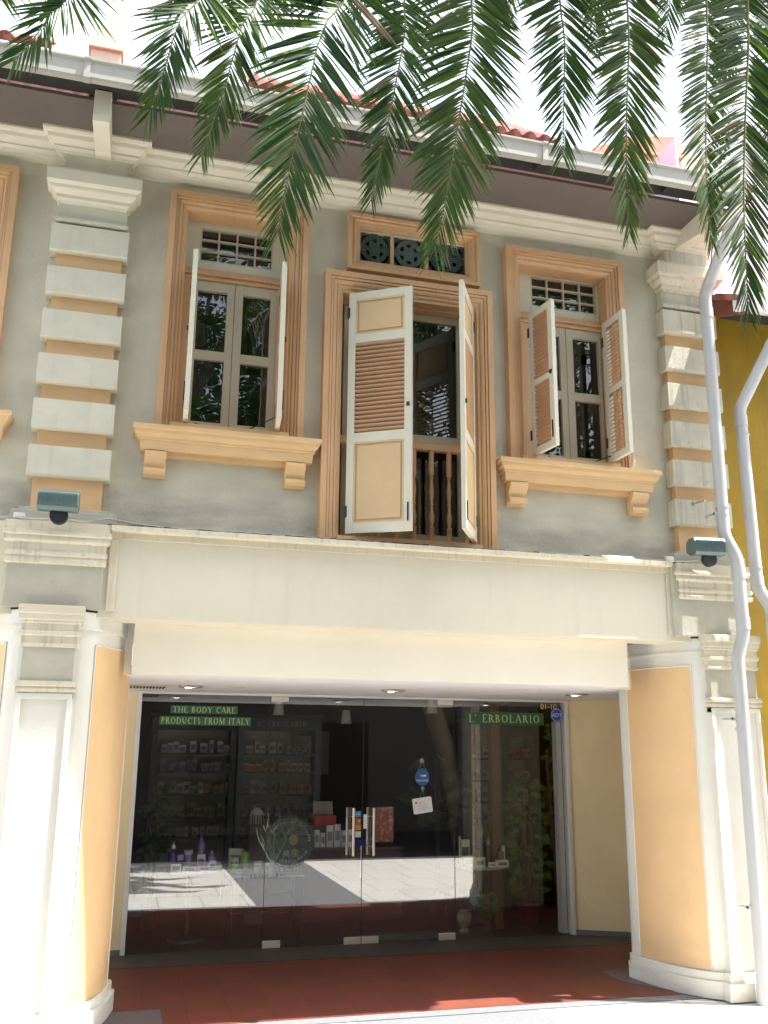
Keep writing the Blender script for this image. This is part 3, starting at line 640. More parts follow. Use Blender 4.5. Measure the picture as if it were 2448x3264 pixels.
def column(name_label, side, xc_mirror=None, both=False, xs=None):
    """side +1: curve faces left (right-hand column); mirrored about xc_mirror for the left-hand column"""
    col = empty('arcade_column', (xs[0], 6.9, 0), None, None, None, sh)
    def T(p): return p if xc_mirror is None else (2*xc_mirror-p[0], p[1])
    def body(d, z0, z1, mb):
        c = offs(cR, d)
        if both:
            left = [(p[0]+(2*xc_mirror-2*4.85) if False else p[0], p[1]) for p in c]
        poly = c + [(xs[3], c[-1][1]), (xs[3], 7.80)]
        if both:
            # symmetrical column
            rt = [(2*MX-p[0], p[1]) for p in c]
            poly = [(p[0]+SHX, p[1]) for p in c] ; poly = poly + [(2*XC-p[0], p[1]) for p in reversed(poly)]
        mb.prism(poly, z0, z1, 'z')
    XC = xs[0]; SHX = xs[1]; MX = 0
    b = MB(); body(0, 0.0, 2.775, b); b.build('shaft', M['column'], col, smooth=True)
    b = MB(); body(0.05, 0.0, 0.125, b); body(0.028, 0.126, 0.185, b); b.build('base', M['column'], col, smooth=True)
    b = MB(); body(0.02, 2.635, 2.655, b); body(0.012, 2.655, 2.76, b); b.build('frieze', M['column'], col, smooth=True)
    b = MB(); body(0.017, 2.7605, 2.778, b); b.build('grime_line', M['moss'], col, smooth=True)
    # peach panels following the curve
    seg = [p for p in offs(cR, 0.006) if 7.0 < p[1] < 7.66]
    segs = [[(p[0]+(SHX if both else 0), p[1]) for p in seg]]
    if both: segs.append([(2*XC-p[0], p[1]) for p in segs[0]])
    for sg in segs:
        b = MB(); rows = [[(p[0], p[1], z) for p in sg] for z in (0.19, 2.53)]
        bo = [[(p[0]+(0.004 if p[0] > 0 else 0), p[1]+0.004, z) for p in sg] for z in (0.19, 2.53)]
        b.grid(rows); b.build('peach_panel', M['panel'], col, smooth=True)
        b = MB()
        b.tube([(p[0], p[1], 2.535) for p in sg], 0.006, 6); b.tube([(sg[0][0], sg[0][1], 0.19), (sg[0][0], sg[0][1], 2.535)], 0.005, 6); b.tube([(sg[-1][0], sg[-1][1], 0.19), (sg[-1][0], sg[-1][1], 2.535)], 0.005, 6)
        b.build('panel_bead', M['column'], col, smooth=True)
    # pilaster strip
    sx0, sx1 = xs[4], xs[5]
    b = MB()
    b.box(sx0, sx0+0.035, 6.885, 6.95, 0.19, 2.19); b.box(sx1-0.035, sx1, 6.885, 6.95, 0.19, 2.19); b.box(sx0+0.035, sx1-0.035, 6.905, 6.95, 0.19, 2.15); b.box(sx0, sx1, 6.886, 6.95, 2.15, 2.19)
    b.build('pilaster_shaft', M['column'] , col, bevel=0.003)
    b = MB(); b.box(sx0+0.012, sx1-0.012, 6.89, 6.95, 2.19, 2.50); b.build('necking', M['grey_patch'], col, bevel=0.003)
    b = MB(); pth = [(sx0, 6.95), (sx0, 6.885), (sx1, 6.885), (sx1, 6.95)]
    sweep_plan(b, pth, [(-0.02, 2.275), (0.012, 2.27), (0.018, 2.255), (0.018, 2.24), (0.005, 2.232), (0.014, 2.215), (0.012, 2.20), (-0.02, 2.195)])
    b.build('necking_band', M['band'], col); b = MB()
    sweep_plan(b, pth, [(-0.02, 2.795), (0.03, 2.79), (0.036, 2.775), (0.036, 2.735), (0.028, 2.725), (0.026, 2.69), (0.018, 2.682), (0.018, 2.67), (0.008, 2.66), (0.006, 2.615), (0.018, 2.605), (0.018, 2.585), (0.004, 2.575), (0.002, 2.53), (0.012, 2.522), (0.011, 2.505), (0.0, 2.50), (-0.02, 2.50)])
    b.build('pilaster_capital', M['band'], col)
    b = MB(); sweep_plan(b, pth, [(-0.02, 0.0), (0.06, 0.0), (0.06, 0.125), (0.035, 0.13), (0.035, 0.185), (0.0, 0.19), (-0.02, 0.19)]); b.build('pilaster_base', M['column'], col)
    return col
# right-hand column
column('right', 1, None, False, (4.85, 0, 0, 5.12, 4.655, 5.115))
# left-hand column: symmetric about LX ; shift so that the curve ends at LX +- 0.2
cLs = -1.06 - 4.31    # left silhouette x
column('left', 1, None, True, (LX, cLs, 0, 0, -0.70, -0.335))

# ---- shopfront wall, frame, glass
b = MB(); b.box(-3.0, 0.135, GY-0.02, GY+0.10, 0.0, CZ-0.001); b.build('shopfront_wall', M['shopwall'], sh)
b = MB(); b.prism([(4.665, GY+0.0), (5.35, 9.22), (5.42, 9.32), (4.665, GY+0.10)], 0.0, CZ-0.001, 'z'); b.build('shopfront_wall', M['shopwall'], sh)
b = MB(); b.box(5.35, 5.45, 8.1, 9.3, 0.0, CZ-0.001); b.build('shopfront_wall', M['shopwall'], sh)
b = MB(); b.prism([(4.67, GY-0.012), (5.345, 9.208), (5.34, 9.19), (4.67, GY-0.03)], 0.003, 0.05, 'z'); b.box(-3, 0.135, GY-0.036, GY-0.0205, 0.003, 0.05); b.build('skirting', M['granite'], sh)
sf = empty('shopfront', (2.4, GY, 0), None, None, None, sh)
b = MB(); b.box(0.135, 0.178, GY-0.03, GY+0.08, 0.0, CZ-0.002); b.box(4.625, 4.664, GY-0.03, GY+0.08, 0.0, CZ-0.002); b.box(0.178, 4.625, GY-0.02, GY+0.06, CZ-0.025, CZ-0.002)
b.build('frame', M['white'], sf, bevel=0.002)
gx = [0.178, 1.428, 2.389, 3.36, 4.625]
for i in range(4):
    a, c = gx[i]+0.002, gx[i+1]-0.002
    b = MB(); b.face([(a, GY, 0.006), (c, GY, 0.006), (c, GY, CZ-0.026), (a, GY, CZ-0.026)])
    b.build('glass_panel', M['shopglass'], sf)
b = MB()
for x in gx[1:4]: b.box(x-0.0025, x+0.0025, GY-0.004, GY+0.006, 0.006, CZ-0.026)
b.build('panel_joint', M['blackrub'], sf)
def clamp(x0, x1, z0, z1):
    b = MB(); b.box(x0, x1, GY-0.016, GY+0.02, z0, z1); b.build('glass_clamp', M['handle'], sf, bevel=0.003)
clamp(1.432, 1.608, CZ-0.078, CZ-0.027); clamp(3.18, 3.354, CZ-0.078, CZ-0.027)
for a, c in ((1.43, 1.60), (2.22, 2.385), (2.395, 2.565), (3.185, 3.355)): clamp(a, c, 0.006, 0.07)
for xx in (2.263, 2.492):
    for (dx, y) in ((0.022 if xx < 2.4 else 0.0, GY-0.06), (-0.016 if xx < 2.4 else -0.036, GY+0.06)):
        b = MB(); b.tube([(xx+dx, y, 0.815), (xx+dx, y, 1.265)], 0.0135, 14)
        b.build('door_handle', M['handle'], sf, smooth=True)
        b = MB(); b.tube([(xx+dx, y, 0.90), (xx+dx, GY, 0.90)], 0.008, 8); b.tube([(xx+dx, y, 1.18), (xx+dx, GY, 1.18)], 0.008, 8); b.build('handle_stud', M['steel'], sf)
b = MB(); b.box(2.385, 2.393, GY+0.03, GY+0.05, 0.6, 0.9); b.build('lock_chain', M['steel'], sf)

# downlights, vent grille in the arcade ceiling
lamp_m = mat('downlight_lens', (0.8, 0.8, 0.75), 0.3, emis=((1.0, 0.95, 0.85), 2.2))
for (x, y, r_) in ((0.57, 8.60, 0.11), (2.39, 8.46, 0.11), (4.20, 8.39, 0.11)):
    dl = empty('downlight', (x, y, CZ), None, None, None, sh)
    b = MB(); b.lathe((x, y, 0), [(r_, CZ-0.002), (r_, CZ-0.012), (r_-0.012, CZ-0.018), (r_-0.03, CZ-0.012), (r_-0.03, CZ-0.001)], 24); b.build('trim_ring', M['steel'], dl, smooth=True)
    b = MB(); b.lathe((x-0.02, y, 0), [(0.0, CZ-0.022), (0.028, CZ-0.019), (0.035, CZ-0.006)], 14); b.build('lens', lamp_m, dl, smooth=True)
for (x, y) in ((1.0, 8.46), (3.70, 8.27)):
    b = MB(); b.lathe((x, y, 0), [(0.05, CZ-0.001), (0.05, CZ-0.006), (0.042, CZ-0.008), (0.0, CZ-0.008)], 18); b.build('ceiling_disc', M['white'], sh)
b = MB(); b.box(-0.05, 0.36, 8.62, 8.90, CZ-0.012, CZ-0.001)
b.build('ceiling_grille', M['frame'], sh)
b = MB()
for k in range(14): b.box(-0.03+0.028*k, -0.018+0.028*k, 8.64, 8.88, CZ-0.018, CZ-0.0125)
b.build('grille_slots', M['dark'], sh)

#PART2
# ------------------------------------------------------------------ lettering
def serif_text(text, x0, zb, h, y, mt, parent, name='lettering', bold=1.0, width=None, trk=0.10):
    """roman capitals drawn as thick and thin strokes with serifs; x runs right, baseline at zb, facing -y"""
    T_, t_ = 0.13*bold, 0.055*bold
    G = {}
    def V(x, z0=0, z1=1, s=True, w=T_): return ('v', x, z0, z1, w, s)
    def H(xa, xb, z, w=t_): return ('h', xa, xb, z, w)
    def D(xa, za, xb, zb_, w): return ('d', xa, za, xb, zb_, w)
    def A(cx, cz, rx, rz, a0, a1): return ('a', cx, cz, rx, rz, a0, a1)
    G['T'] = (0.72, [V(0.36), H(0.02, 0.70, 0.97), V(0.04, 0.82, 0.97, False, 0.04), V(0.68, 0.82, 0.97, False, 0.04)])
    G['H'] = (0.82, [V(0.15), V(0.67), H(0.15, 0.67, 0.5)])
    G['E'] = (0.62, [V(0.15), H(0.15, 0.56, 0.97), H(0.15, 0.48, 0.52), H(0.15, 0.60, 0.03), V(0.56, 0.82, 0.97, False, 0.04), V(0.59, 0.03, 0.2, False, 0.04)])
    G['B'] = (0.64, [V(0.15), A(0.28, 0.75, 0.22, 0.23, -90, 90), A(0.30, 0.27, 0.27, 0.25, -90, 90), H(0.15, 0.30, 0.97), H(0.15, 0.30, 0.52), H(0.15, 0.30, 0.03)])
    G['O'] = (0.88, [A(0.44, 0.5, 0.37, 0.48, 0, 360)])
    G['D'] = (0.82, [V(0.15), A(0.28, 0.5, 0.46, 0.47, -90, 90), H(0.15, 0.30, 0.97), H(0.15, 0.30, 0.03)])
    G['Y'] = (0.72, [V(0.36, 0, 0.45), D(0.05, 1.0, 0.36, 0.45, T_), D(0.68, 1.0, 0.36, 0.45, t_)])
    G['C'] = (0.76, [A(0.44, 0.5, 0.37, 0.48, 48, 312), V(0.70, 0.74, 0.92, False, 0.04)])
    G['A'] = (0.78, [D(0.06, 0, 0.38, 1.0, t_), D(0.70, 0, 0.38, 1.0, T_), H(0.18, 0.58, 0.35), H(0.0, 0.17, 0.02, 0.04), H(0.58, 0.80, 0.02, 0.04)])
    G['R'] = (0.70, [V(0.15), A(0.28, 0.74, 0.24, 0.24, -90, 90), H(0.15, 0.30, 0.97), H(0.15, 0.30, 0.50), D(0.32, 0.5, 0.66, 0.0, T_)])
    G['P'] = (0.62, [V(0.15), A(0.28, 0.73, 0.24, 0.25, -90, 90), H(0.15, 0.30, 0.97), H(0.15, 0.30, 0.48)])
    G['U'] = (0.78, [V(0.15, 0.3, 1.0), V(0.64, 0.3, 1.0, True, t_), A(0.395, 0.3, 0.245, 0.28, 180, 360)])
    G['S'] = (0.54, [A(0.27, 0.74, 0.17, 0.23, 40, 270), A(0.27, 0.26, 0.19, 0.24, -140, 90)])
    G['F'] = (0.58, [V(0.15), H(0.15, 0.54, 0.97), H(0.15, 0.46, 0.52), V(0.54, 0.82, 0.97, False, 0.04)])
    G['M'] = (0.98, [V(0.13, 0, 1, True, t_), V(0.83), D(0.13, 1, 0.48, 0.05, T_), D(0.83, 1, 0.48, 0.05, t_)])
    G['I'] = (0.34, [V(0.17)])
    G['L'] = (0.62, [V(0.15), H(0.15, 0.58, 0.03), V(0.58, 0.03, 0.2, False, 0.04)])
    G["'"] = (0.20, [V(0.08, 0.75, 1.0, False, 0.08)])
    G[' '] = (0.42, [])
    tot = sum(G[c][0]+trk for c in text); k = 1.0 if width is None else width/(tot*h)
    b = MB(); cur = x0
    def quad(p, q, w):
        d = Vector((q[0]-p[0], q[1]-p[1])); d.normalize(); n = Vector((-d.y, d.x))*w/2
        pts = [(p[0]+n.x, p[1]+n.y), (q[0]+n.x, q[1]+n.y), (q[0]-n.x, q[1]-n.y), (p[0]-n.x, p[1]-n.y)]
        b.face([(cur+a*h*k, y, zb+c*h) for a, c in pts])
    for ch in text:
        wd, st = G[ch]
        for s in st:
            if s[0] == 'v':
                _, x, a, c, w, sf_ = s; quad((x, a), (x, c), w)
                if sf_:
                    for zz in (a+0.02, c-0.02):
                        if zz < 0.05 or zz > 0.95: quad((x-w/2-0.06, zz), (x+w/2+0.06, zz), 0.04)
            elif s[0] == 'h': quad((s[1], s[3]), (s[2], s[3]), s[4])
            elif s[0] == 'd': quad((s[1], s[2]), (s[3], s[4]), s[5])
            else:
                _, cx, cz, rx, rz, a0, a1 = s; n = max(6, int(abs(a1-a0)/15))
                for i in range(n):
                    u, v = R(a0+(a1-a0)*i/n), R(a0+(a1-a0)*(i+1)/n)
                    def wd_(t): return t_ + (T_-t_)*abs(math.cos(t))
                    pts = []
                    for t, sg in ((u, 1), (v, 1), (v, -1), (u, -1)):
                        w = wd_(t)/2*sg; pts.append((cx+(rx-T_/2+w)*math.cos(t), cz+(rz-t_/2+w)*math.sin(t)))
                    b.face([(cur+a*h*k, y, zb+c*h) for a, c in pts])
        cur += (wd+trk)*h*k
    return b.build(name, mt, parent)
def sans_text(text, x, z, size, y, mt, parent, name='lettering', align='CENTER', rot=0.0, ext=0.0005):
    cu = bpy.data.curves.new('t', 'FONT'); cu.body = text; cu.size = size; cu.align_x = align; cu.align_y = 'CENTER'; cu.extrude = ext
    o = bpy.data.objects.new('t', cu); COL.objects.link(o)
    me = bpy.data.meshes.new_from_object(o); bpy.data.objects.remove(o)
    me.transform(Matrix.Translation((x, y, z)) @ Matrix.Rotation(-rot, 4, 'Y') @ Matrix.Rotation(R(90), 4, 'X'))
    me.materials.clear(); me.materials.append(mt)
    q = bpy.data.objects.new(name, me); COL.objects.link(q)
    if parent is not None: q.parent = parent; q.matrix_parent_inverse = parent.matrix_world.inverted()
    return q
def disc(mb, cx, cz, rx, rz, y, n=40, a0=0, a1=360):
    mb.face([(cx+rx*math.cos(R(a0+(a1-a0)*i/n)), y, cz+rz*math.sin(R(a0+(a1-a0)*i/n))) for i in range(n)])
def ring(mb, cx, cz, r0, r1, y, n=48):
    for i in range(n):
        a, c = 2*math.pi*i/n, 2*math.pi*(i+1)/n
        mb.face([(cx+r0*math.cos(a), y, cz+r0*math.sin(a)), (cx+r1*math.cos(a), y, cz+r1*math.sin(a)), (cx+r1*math.cos(c), y, cz+r1*math.sin(c)), (cx+r0*math.cos(c), y, cz+r0*math.sin(c))])

lime = plain('lime_vinyl', (0.42, 0.62, 0.20)); green = plain('dark_green_vinyl', (0.035, 0.10, 0.06)); gold = plain('gold_numeral', (0.85, 0.62, 0.3), 0.5)
whitev = plain('white_vinyl', (0.75, 0.77, 0.74)); blue = plain('blue_vinyl', (0.02, 0.09, 0.42)); dull = plain('dull_green_vinyl', (0.06, 0.085, 0.075)); dimw = plain('dim_white_vinyl', (0.30, 0.34, 0.32))
GF = GY-0.004
def panel(x0, x1, z0, z1, y, mt, name, parent):
    b = MB(); b.box(x0, x1, y, y+0.0015, z0, z1); return b.build(name, mt, parent)
s1 = empty('window_lettering', (0.78, GF, 2.1), 'lime green two line lettering THE BODY CARE PRODUCTS FROM ITALY on the glass', 'sign')
panel(0.455, 1.10, 2.155, 2.232, GF, green, 'backing_strip', s1); panel(0.352, 1.238, 2.045, 2.13, GF, green, 'backing_strip', s1)
serif_text('THE BODY CARE', 0.475, 2.165, 0.056, GF-0.002, lime, s1, 'letters', width=0.61)
serif_text('PRODUCTS FROM ITALY', 0.37, 2.057, 0.060, GF-0.002, lime, s1, 'letters', width=0.86)
s2 = empty('window_lettering', (3.93, GF, 2.15), "lime green L' ERBOLARIO lettering on a dark strip at the upper right of the glass", 'sign')
panel(3.484, 4.385, 2.095, 2.222, GF, green, 'backing_strip', s2)
serif_text("L' ERBOLARIO", 3.53, 2.118, 0.082, GF-0.002, lime, s2, 'letters', width=0.82, trk=0.14)
s3 = empty('window_lettering', (1.4, GF, 0.64), "small white L' ERBOLARIO lettering low on the glass under the leaf emblem", 'sign')
serif_text("L' ERBOLARIO", 1.21, 0.618, 0.045, GF-0.002, dimw, s3, 'letters', width=0.44, trk=0.2)
o = sans_text('01-10', 4.445, 2.292, 0.082, GF-0.003, gold, None, 'unit_number'); tag(o, 'gold unit number 01-10 in the top right corner of the glass', 'number')
ad = empty('alarm_sticker', (4.54, GF, 2.205), 'blue octagonal ADT alarm sticker beneath the unit number', 'sticker')
b = MB(); b.face([(4.54+0.078*math.cos(R(22.5+45*i)), GF, 2.205+0.082*math.sin(R(22.5+45*i))) for i in range(8)]); b.build('octagon', blue, ad)
b = MB()
for i in range(8):
    a, c = R(22.5+45*i), R(67.5+45*i); b.face([(4.54+q*0.95*math.cos(t), GF-0.0015, 2.205+q*math.sin(t)) for q, t in ((0.066, a), (0.071, a), (0.071, c), (0.066, c))])
b.build('octagon_border', whitev, ad)
sans_text('ADT', 4.54, 2.203, 0.058, GF-0.003, whitev, ad, 'letters')
# round emblem decal
em = empty('round_emblem', (1.66, GF, 0.956), 'large dark round emblem reading Segreti di Bellezza on the glass', 'decal')
b = MB(); disc(b, 1.66, 0.956, 0.243, 0.222, GF+0.0015); b.build('disc', plain('emblem_green', (0.06, 0.08, 0.07), alpha=0.62), em)
b = MB(); ring(b, 1.66, 0.956, 0.236, 0.241, GF-0.001); b.build('rim', dull, em)
def arc_text(txt, cx, cz, r, a0, da, size, parent, mt, flip=False):
    for i, ch in enumerate(txt):
        if ch == ' ': continue
        a = R(a0 - da*i); rt = a - math.pi/2 if not flip else a + math.pi/2
        sans_text(ch, cx+r*math.cos(a), cz+r*0.92*math.sin(a), size, GF-0.002, mt, parent, 'letter', rot=rt)
arc_text('Segreti di Bellezza', 1.66, 0.956, 0.20, 150, 8.2, 0.042, em, dimw)
arc_text("L'ERBOLARIO", 1.66, 0.956, 0.20, 236-0, -9.0, 0.038, em, dimw, flip=True)
b = MB(); disc(b, 1.70, 0.97, 0.045, 0.055, GF-0.0012, 14); disc(b, 1.71, 0.86, 0.03, 0.03, GF-0.0012, 12); b.build('flower_motif', plain('emblem_ochre', (0.12, 0.12, 0.07)), em)
# card stickers by the door handles
st = empty('card_stickers', (2.345, GF, 1.12), 'column of payment card stickers beside the left door handle', 'sticker')
for (z, c) in ((1.175, (0.05, 0.30, 0.55)), (1.11, (0.45, 0.10, 0.03)), (1.05, (0.50, 0.25, 0.03)), (0.985, (0.6, 0.62, 0.6))):
    panel(2.318, 2.374, z, z+0.055, GF, plain('sticker_colour', c), 'sticker', st)
b = MB(); disc(b, 2.336, 1.137, 0.013, 0.013, GF-0.001, 14); b.build('card_circle', plain('card_red', (0.5, 0.03, 0.02)), st)
b = MB(); disc(b, 2.353, 1.137, 0.013, 0.013, GF-0.0014, 14); b.build('card_circle', plain('card_amber', (0.7, 0.35, 0.03)), st)
sans_text('AMEX', 2.346, 1.203, 0.016, GF-0.002, whitev, st, 'letters')
b = MB(); b.box(2.40, 2.437, GF, GF+0.0015, 1.065, 1.20); tag(b.build('notice_strip', whitev), 'narrow white notice strip between the two door handles', 'sticker')
# poster
po = empty('poster', (2.62, GY+0.01, 1.1), 'red floral poster hung inside the glass by the right door handle', 'poster')
b = MB(); b.box(2.53, 2.713, GY+0.008, GY+0.012, 0.935, 1.27)
pm = mat('poster_print', (0.30, 0.08, 0.05), 0.6, 0.3, 14, stain=[('spots', 0.9, (0.55, 0.40, 0.30), 18.0, 0.52), ('spots', 0.9, (0.45, 0.02, 0.03), 30.0, 0.56)])
b.build('sheet', pm, po)
sans_text('ERBOLARIO', 2.62, 1.253, 0.026, GY+0.006, dimw, po, 'letters')
# hanging welcome sign and card
ws = empty('welcome_sign', (3.012, GY-0.012, 1.56), 'blue oval WELCOME sign hung from a suction cup on the glass', 'sign')
b = MB(); b.lathe((3.012, 0, 0), [(0.001, 0), (0.001, 0)], 4) if False else None
b.tube([(3.014, GY-0.002, 1.722), (3.014, GY-0.02, 1.722)], [0.026, 0.012], 16); b.build('suction_cup', plain('clear_rubber', (0.3, 0.3, 0.3), 0.2), ws)
b = MB(); b.tube([(3.014, GY-0.015, 1.72), (2.958, GY-0.012, 1.60)], 0.0018, 5); b.build('cord', dimw, ws); b = MB(); b.tube([(3.014, GY-0.015, 1.72), (3.066, GY-0.012, 1.60)], 0.0018, 5); b.build('cord', dimw, ws)
b = MB(); b.prism([(3.012+0.075*math.cos(2*math.pi*i/36), 1.556+0.079*math.sin(2*math.pi*i/36)*(1.0 if math.sin(2*math.pi*i/36) < 0 else 1.12)) for i in range(36)], GY-0.014, GY-0.008, 'y'); b.build('plate', plain('sign_blue', (0.02, 0.12, 0.36), 0.3), ws)
sans_text('WELCOME', 3.012, 1.525, 0.027, GY-0.016, whitev, ws, 'letters'); panel(3.02, 3.052, 1.565, 1.582, GY-0.016, whitev, 'card_mark', ws)
b = MB(); disc(b, 2.992, 1.573, 0.011, 0.011, GY-0.0155, 14); b.build('card_circle', plain('sign_red', (0.5, 0.05, 0.02)), ws); b = MB(); disc(b, 3.005, 1.573, 0.011, 0.011, GY-0.0158, 14); b.build('card_circle', plain('sign_amber', (0.7, 0.4, 0.03)), ws)
hc = empty('hanging_card', (3.015, GY-0.012, 1.28), 'white rounded notice card hanging tilted below the blue sign', 'sign')
b = MB(); b.tube([(3.02, GY-0.002, 1.452), (3.02, GY-0.018, 1.452)], [0.02, 0.01], 14); b.build('suction_cup', plain('clear_rubber2', (0.3, 0.3, 0.3), 0.2), hc)
ca, sa = math.cos(R(8)), math.sin(R(8))
def rc(u, v): return (3.015+u*ca-v*sa, 1.283+u*sa+v*ca)
b = MB(); pts = []
for (cx, cz, a0) in ((0.088, 0.062, 0), (-0.088, 0.062, 90), (-0.088, -0.062, 180), (0.088, -0.062, 270)):
    for k in range(5): t = R(a0+k*22.5); pts.append(rc(cx+0.014*math.cos(t), cz+0.014*math.sin(t)))
b.prism(pts, GY-0.014, GY-0.010, 'y'); b.build('card', plain('card_white', (0.78, 0.80, 0.80)), hc)
for q in (-0.025, 0.03):
    b = MB(); p = rc(q, 0.066); b.tube([(3.02, GY-0.015, 1.448), (p[0], GY-0.013, p[1])], 0.0016, 5); b.build('cord', dimw, hc)
b = MB()
for k in range(6):
    w = (0.03, 0.045, 0.055, 0.04, 0.06, 0.03)[k]; z = 0.035-0.016*k
    p0, p1 = rc(-w, z), rc(w, z); b.face([(p0[0], GY-0.0155, p0[1]), (p1[0], GY-0.0155, p1[1]), (p1[0], GY-0.0155, p1[1]+0.003), (p0[0], GY-0.0155, p0[1]+0.003)])
b.build('printed_lines', plain('print_grey', (0.35, 0.36, 0.4)), hc)
b = MB(); p = rc(-0.065, 0.035); disc(b, p[0], p[1], 0.012, 0.012, GY-0.0155, 12); b.build('crest', plain('crest_brown', (0.35, 0.15, 0.06)), hc)

# ------------------------------------------------------------------ shop interior
IN = M
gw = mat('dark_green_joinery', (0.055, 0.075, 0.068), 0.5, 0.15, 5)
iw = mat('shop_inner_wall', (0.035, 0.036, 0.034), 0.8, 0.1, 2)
shop = empty('shop_room', (2.4, 11, 0), None, None, None, sh)
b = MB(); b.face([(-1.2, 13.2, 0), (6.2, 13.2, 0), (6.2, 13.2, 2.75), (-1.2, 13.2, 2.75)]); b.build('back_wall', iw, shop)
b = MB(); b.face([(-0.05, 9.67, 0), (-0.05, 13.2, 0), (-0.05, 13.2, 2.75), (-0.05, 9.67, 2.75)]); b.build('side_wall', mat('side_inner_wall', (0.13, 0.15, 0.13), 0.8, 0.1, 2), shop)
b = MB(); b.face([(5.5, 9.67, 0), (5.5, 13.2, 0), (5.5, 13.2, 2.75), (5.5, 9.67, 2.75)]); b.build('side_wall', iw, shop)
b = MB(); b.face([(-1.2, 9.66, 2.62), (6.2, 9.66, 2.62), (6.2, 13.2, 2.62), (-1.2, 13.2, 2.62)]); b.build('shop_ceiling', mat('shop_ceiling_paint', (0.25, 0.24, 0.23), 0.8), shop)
b = MB(); b.box(-0.5, 5.5, 10.3, 10.42, 2.40, 2.62); b.box(3.3, 3.42, 9.7, 13, 2.5, 2.62); b.build('ceiling_beam', mat('ceiling_beam_paint', (0.16, 0.15, 0.15), 0.8), shop)
b = MB(); b.box(-1.2, 6.2, 9.62, 13.2, -0.2, 0.002); b.build('shop_floor', mat('shop_floor_tile', (0.10, 0.04, 0.025), 0.45, 0.2, 4), shop)

def cabinet(x0, x1, y, top, shelves, label, sign=None):
    c = empty('shelf_cabinet', ((x0+x1)/2, y, 0), label, 'cabinet', 'shelf cabinets in the shop')
    b = MB(); b.box(x0, x0+0.07, y-0.02, y+0.35, 0, top-0.2); b.box(x1-0.07, x1, y-0.02, y+0.35, 0, top-0.2); b.box(x0, x1, y+0.33, y+0.35, 0, top); b.build('carcass', gw, c)
    b = MB(); b.box(x0, x1, y-0.03, y+0.35, top-0.2, top-0.02)
    sweep_plan(b, [(x0-0.0, y+0.3), (x0-0.0, y-0.03), (x1, y-0.03), (x1, y+0.3)], [(0, top-0.05), (0.03, top-0.03), (0.05, top), (0, top)]); b.build('header', gw, c)
    b = MB(); b.box(x0+0.07, x1-0.07, y+0.31, y+0.329, 0.1, top-0.2); b.build('back_panel', mat('cabinet_back', (0.42, 0.41, 0.30), 0.7), c)
    for z in shelves:
        b = MB(); b.box(x0+0.07, x1-0.07, y, y+0.30, z-0.022, z); b.build('shelf', gw, c)
    if sign: serif_text("L' ERBOLARIO", x0+sign[0], top-0.145, 0.06, y-0.033, dimw, c, 'letters', width=sign[1], trk=0.3)
    return c
SH = [1.765, 1.545, 1.285, 1.02, 0.79]
cabinet(0.37, 1.385, 12.0, 2.24, SH, 'dark green shelf cabinet at the left end of the shop')
cabinet(1.405, 2.44, 12.0, 2.24, SH, "dark green shelf cabinet with L' ERBOLARIO on its header", (0.24, 0.62))
cabinet(4.10, 4.56, 11.2, 2.20, [1.735, 1.475, 1.22, 0.97, 0.7], 'narrow lit shelf cabinet left of the trailing plant')
cabinet(4.58, 5.06, 11.2, 2.20, [1.735, 1.475, 1.22, 0.97, 0.7], 'narrow shelf cabinet behind the trailing plant')
proto = {}
def carton(x, y, z, w, h, d, col, label, cat='box', group=None, lab2=None):
    """a product carton: box with a label band; the first of each look is built, others are copies"""
    key = ('carton', col)
    if key not in proto:
        b = MB(); b.box(-0.5, 0.5, -0.5, 0.5, 0, 1)
        o = b.build('product_carton', plain('carton_colour', tuple(min(0.85, c*1.5) for c in col)))
        b = MB(); b.box(-0.36, 0.36, -0.515, -0.503, 0.30, 0.72); b.build('printed_label', plain('carton_label', lab2 or tuple(min(1, c*0.45+0.03) for c in col)), o)
        proto[key] = o; q = o
    else:
        o = proto[key]; q = o.copy(); COL.objects.link(q)
        for ch in o.children:
            c2 = ch.copy(); COL.objects.link(c2); c2.parent = q
    q.location = (x, y, z); q.scale = (w, d, h)
    for k_ in ('group',):
        if k_ in q: del q[k_]
    tag(q, label, cat, group); return q
def bottle(x, y, z, h, r, col, label, cap=(0.75, 0.75, 0.72), group=None, kind='pump'):
    key = ('bottle', col, kind)
    if key not in proto:
        b = MB()
        if kind == 'tube': prof_ = [(0.35, 0.0), (0.36, 0.10), (0.42, 0.12), (0.50, 0.9), (0.50, 1.0)]
        elif kind == 'jar': prof_ = [(0.5, 0), (0.5, 0.62), (0.45, 0.66)]
        else: prof_ = [(0.46, 0), (0.5, 0.03), (0.5, 0.58), (0.42, 0.67), (0.2, 0.72), (0.18, 0.78)]
        b.lathe((0, 0, 0), prof_, 18); o = b.build('product_bottle', plain('bottle_colour', col, 0.25), smooth=True)
        b = MB()
        if kind == 'jar': b.lathe((0, 0, 0), [(0.52, 0.66), (0.52, 1.0)], 18)
        elif kind == 'tube': b.lathe((0, 0, 0), [(0.36, -0.0), (0.38, -0.02), (0.38, 0.10)], 18)
        else: b.lathe((0, 0, 0), [(0.22, 0.77), (0.22, 0.90), (0.10, 0.91), (0.10, 1.0)], 12)
        b.build('cap', plain('bottle_cap', cap, 0.4), o)
        proto[key] = o; q = o
    else:
        o = proto[key]; q = o.copy(); COL.objects.link(q)
        for ch in o.children: c2 = ch.copy(); COL.objects.link(c2); c2.parent = q
    q.location = (x, y, z); q.scale = (2*r, 2*r, h)
    if 'group' in q: del q['group']
    tag(q, label, 'bottle', group); return q
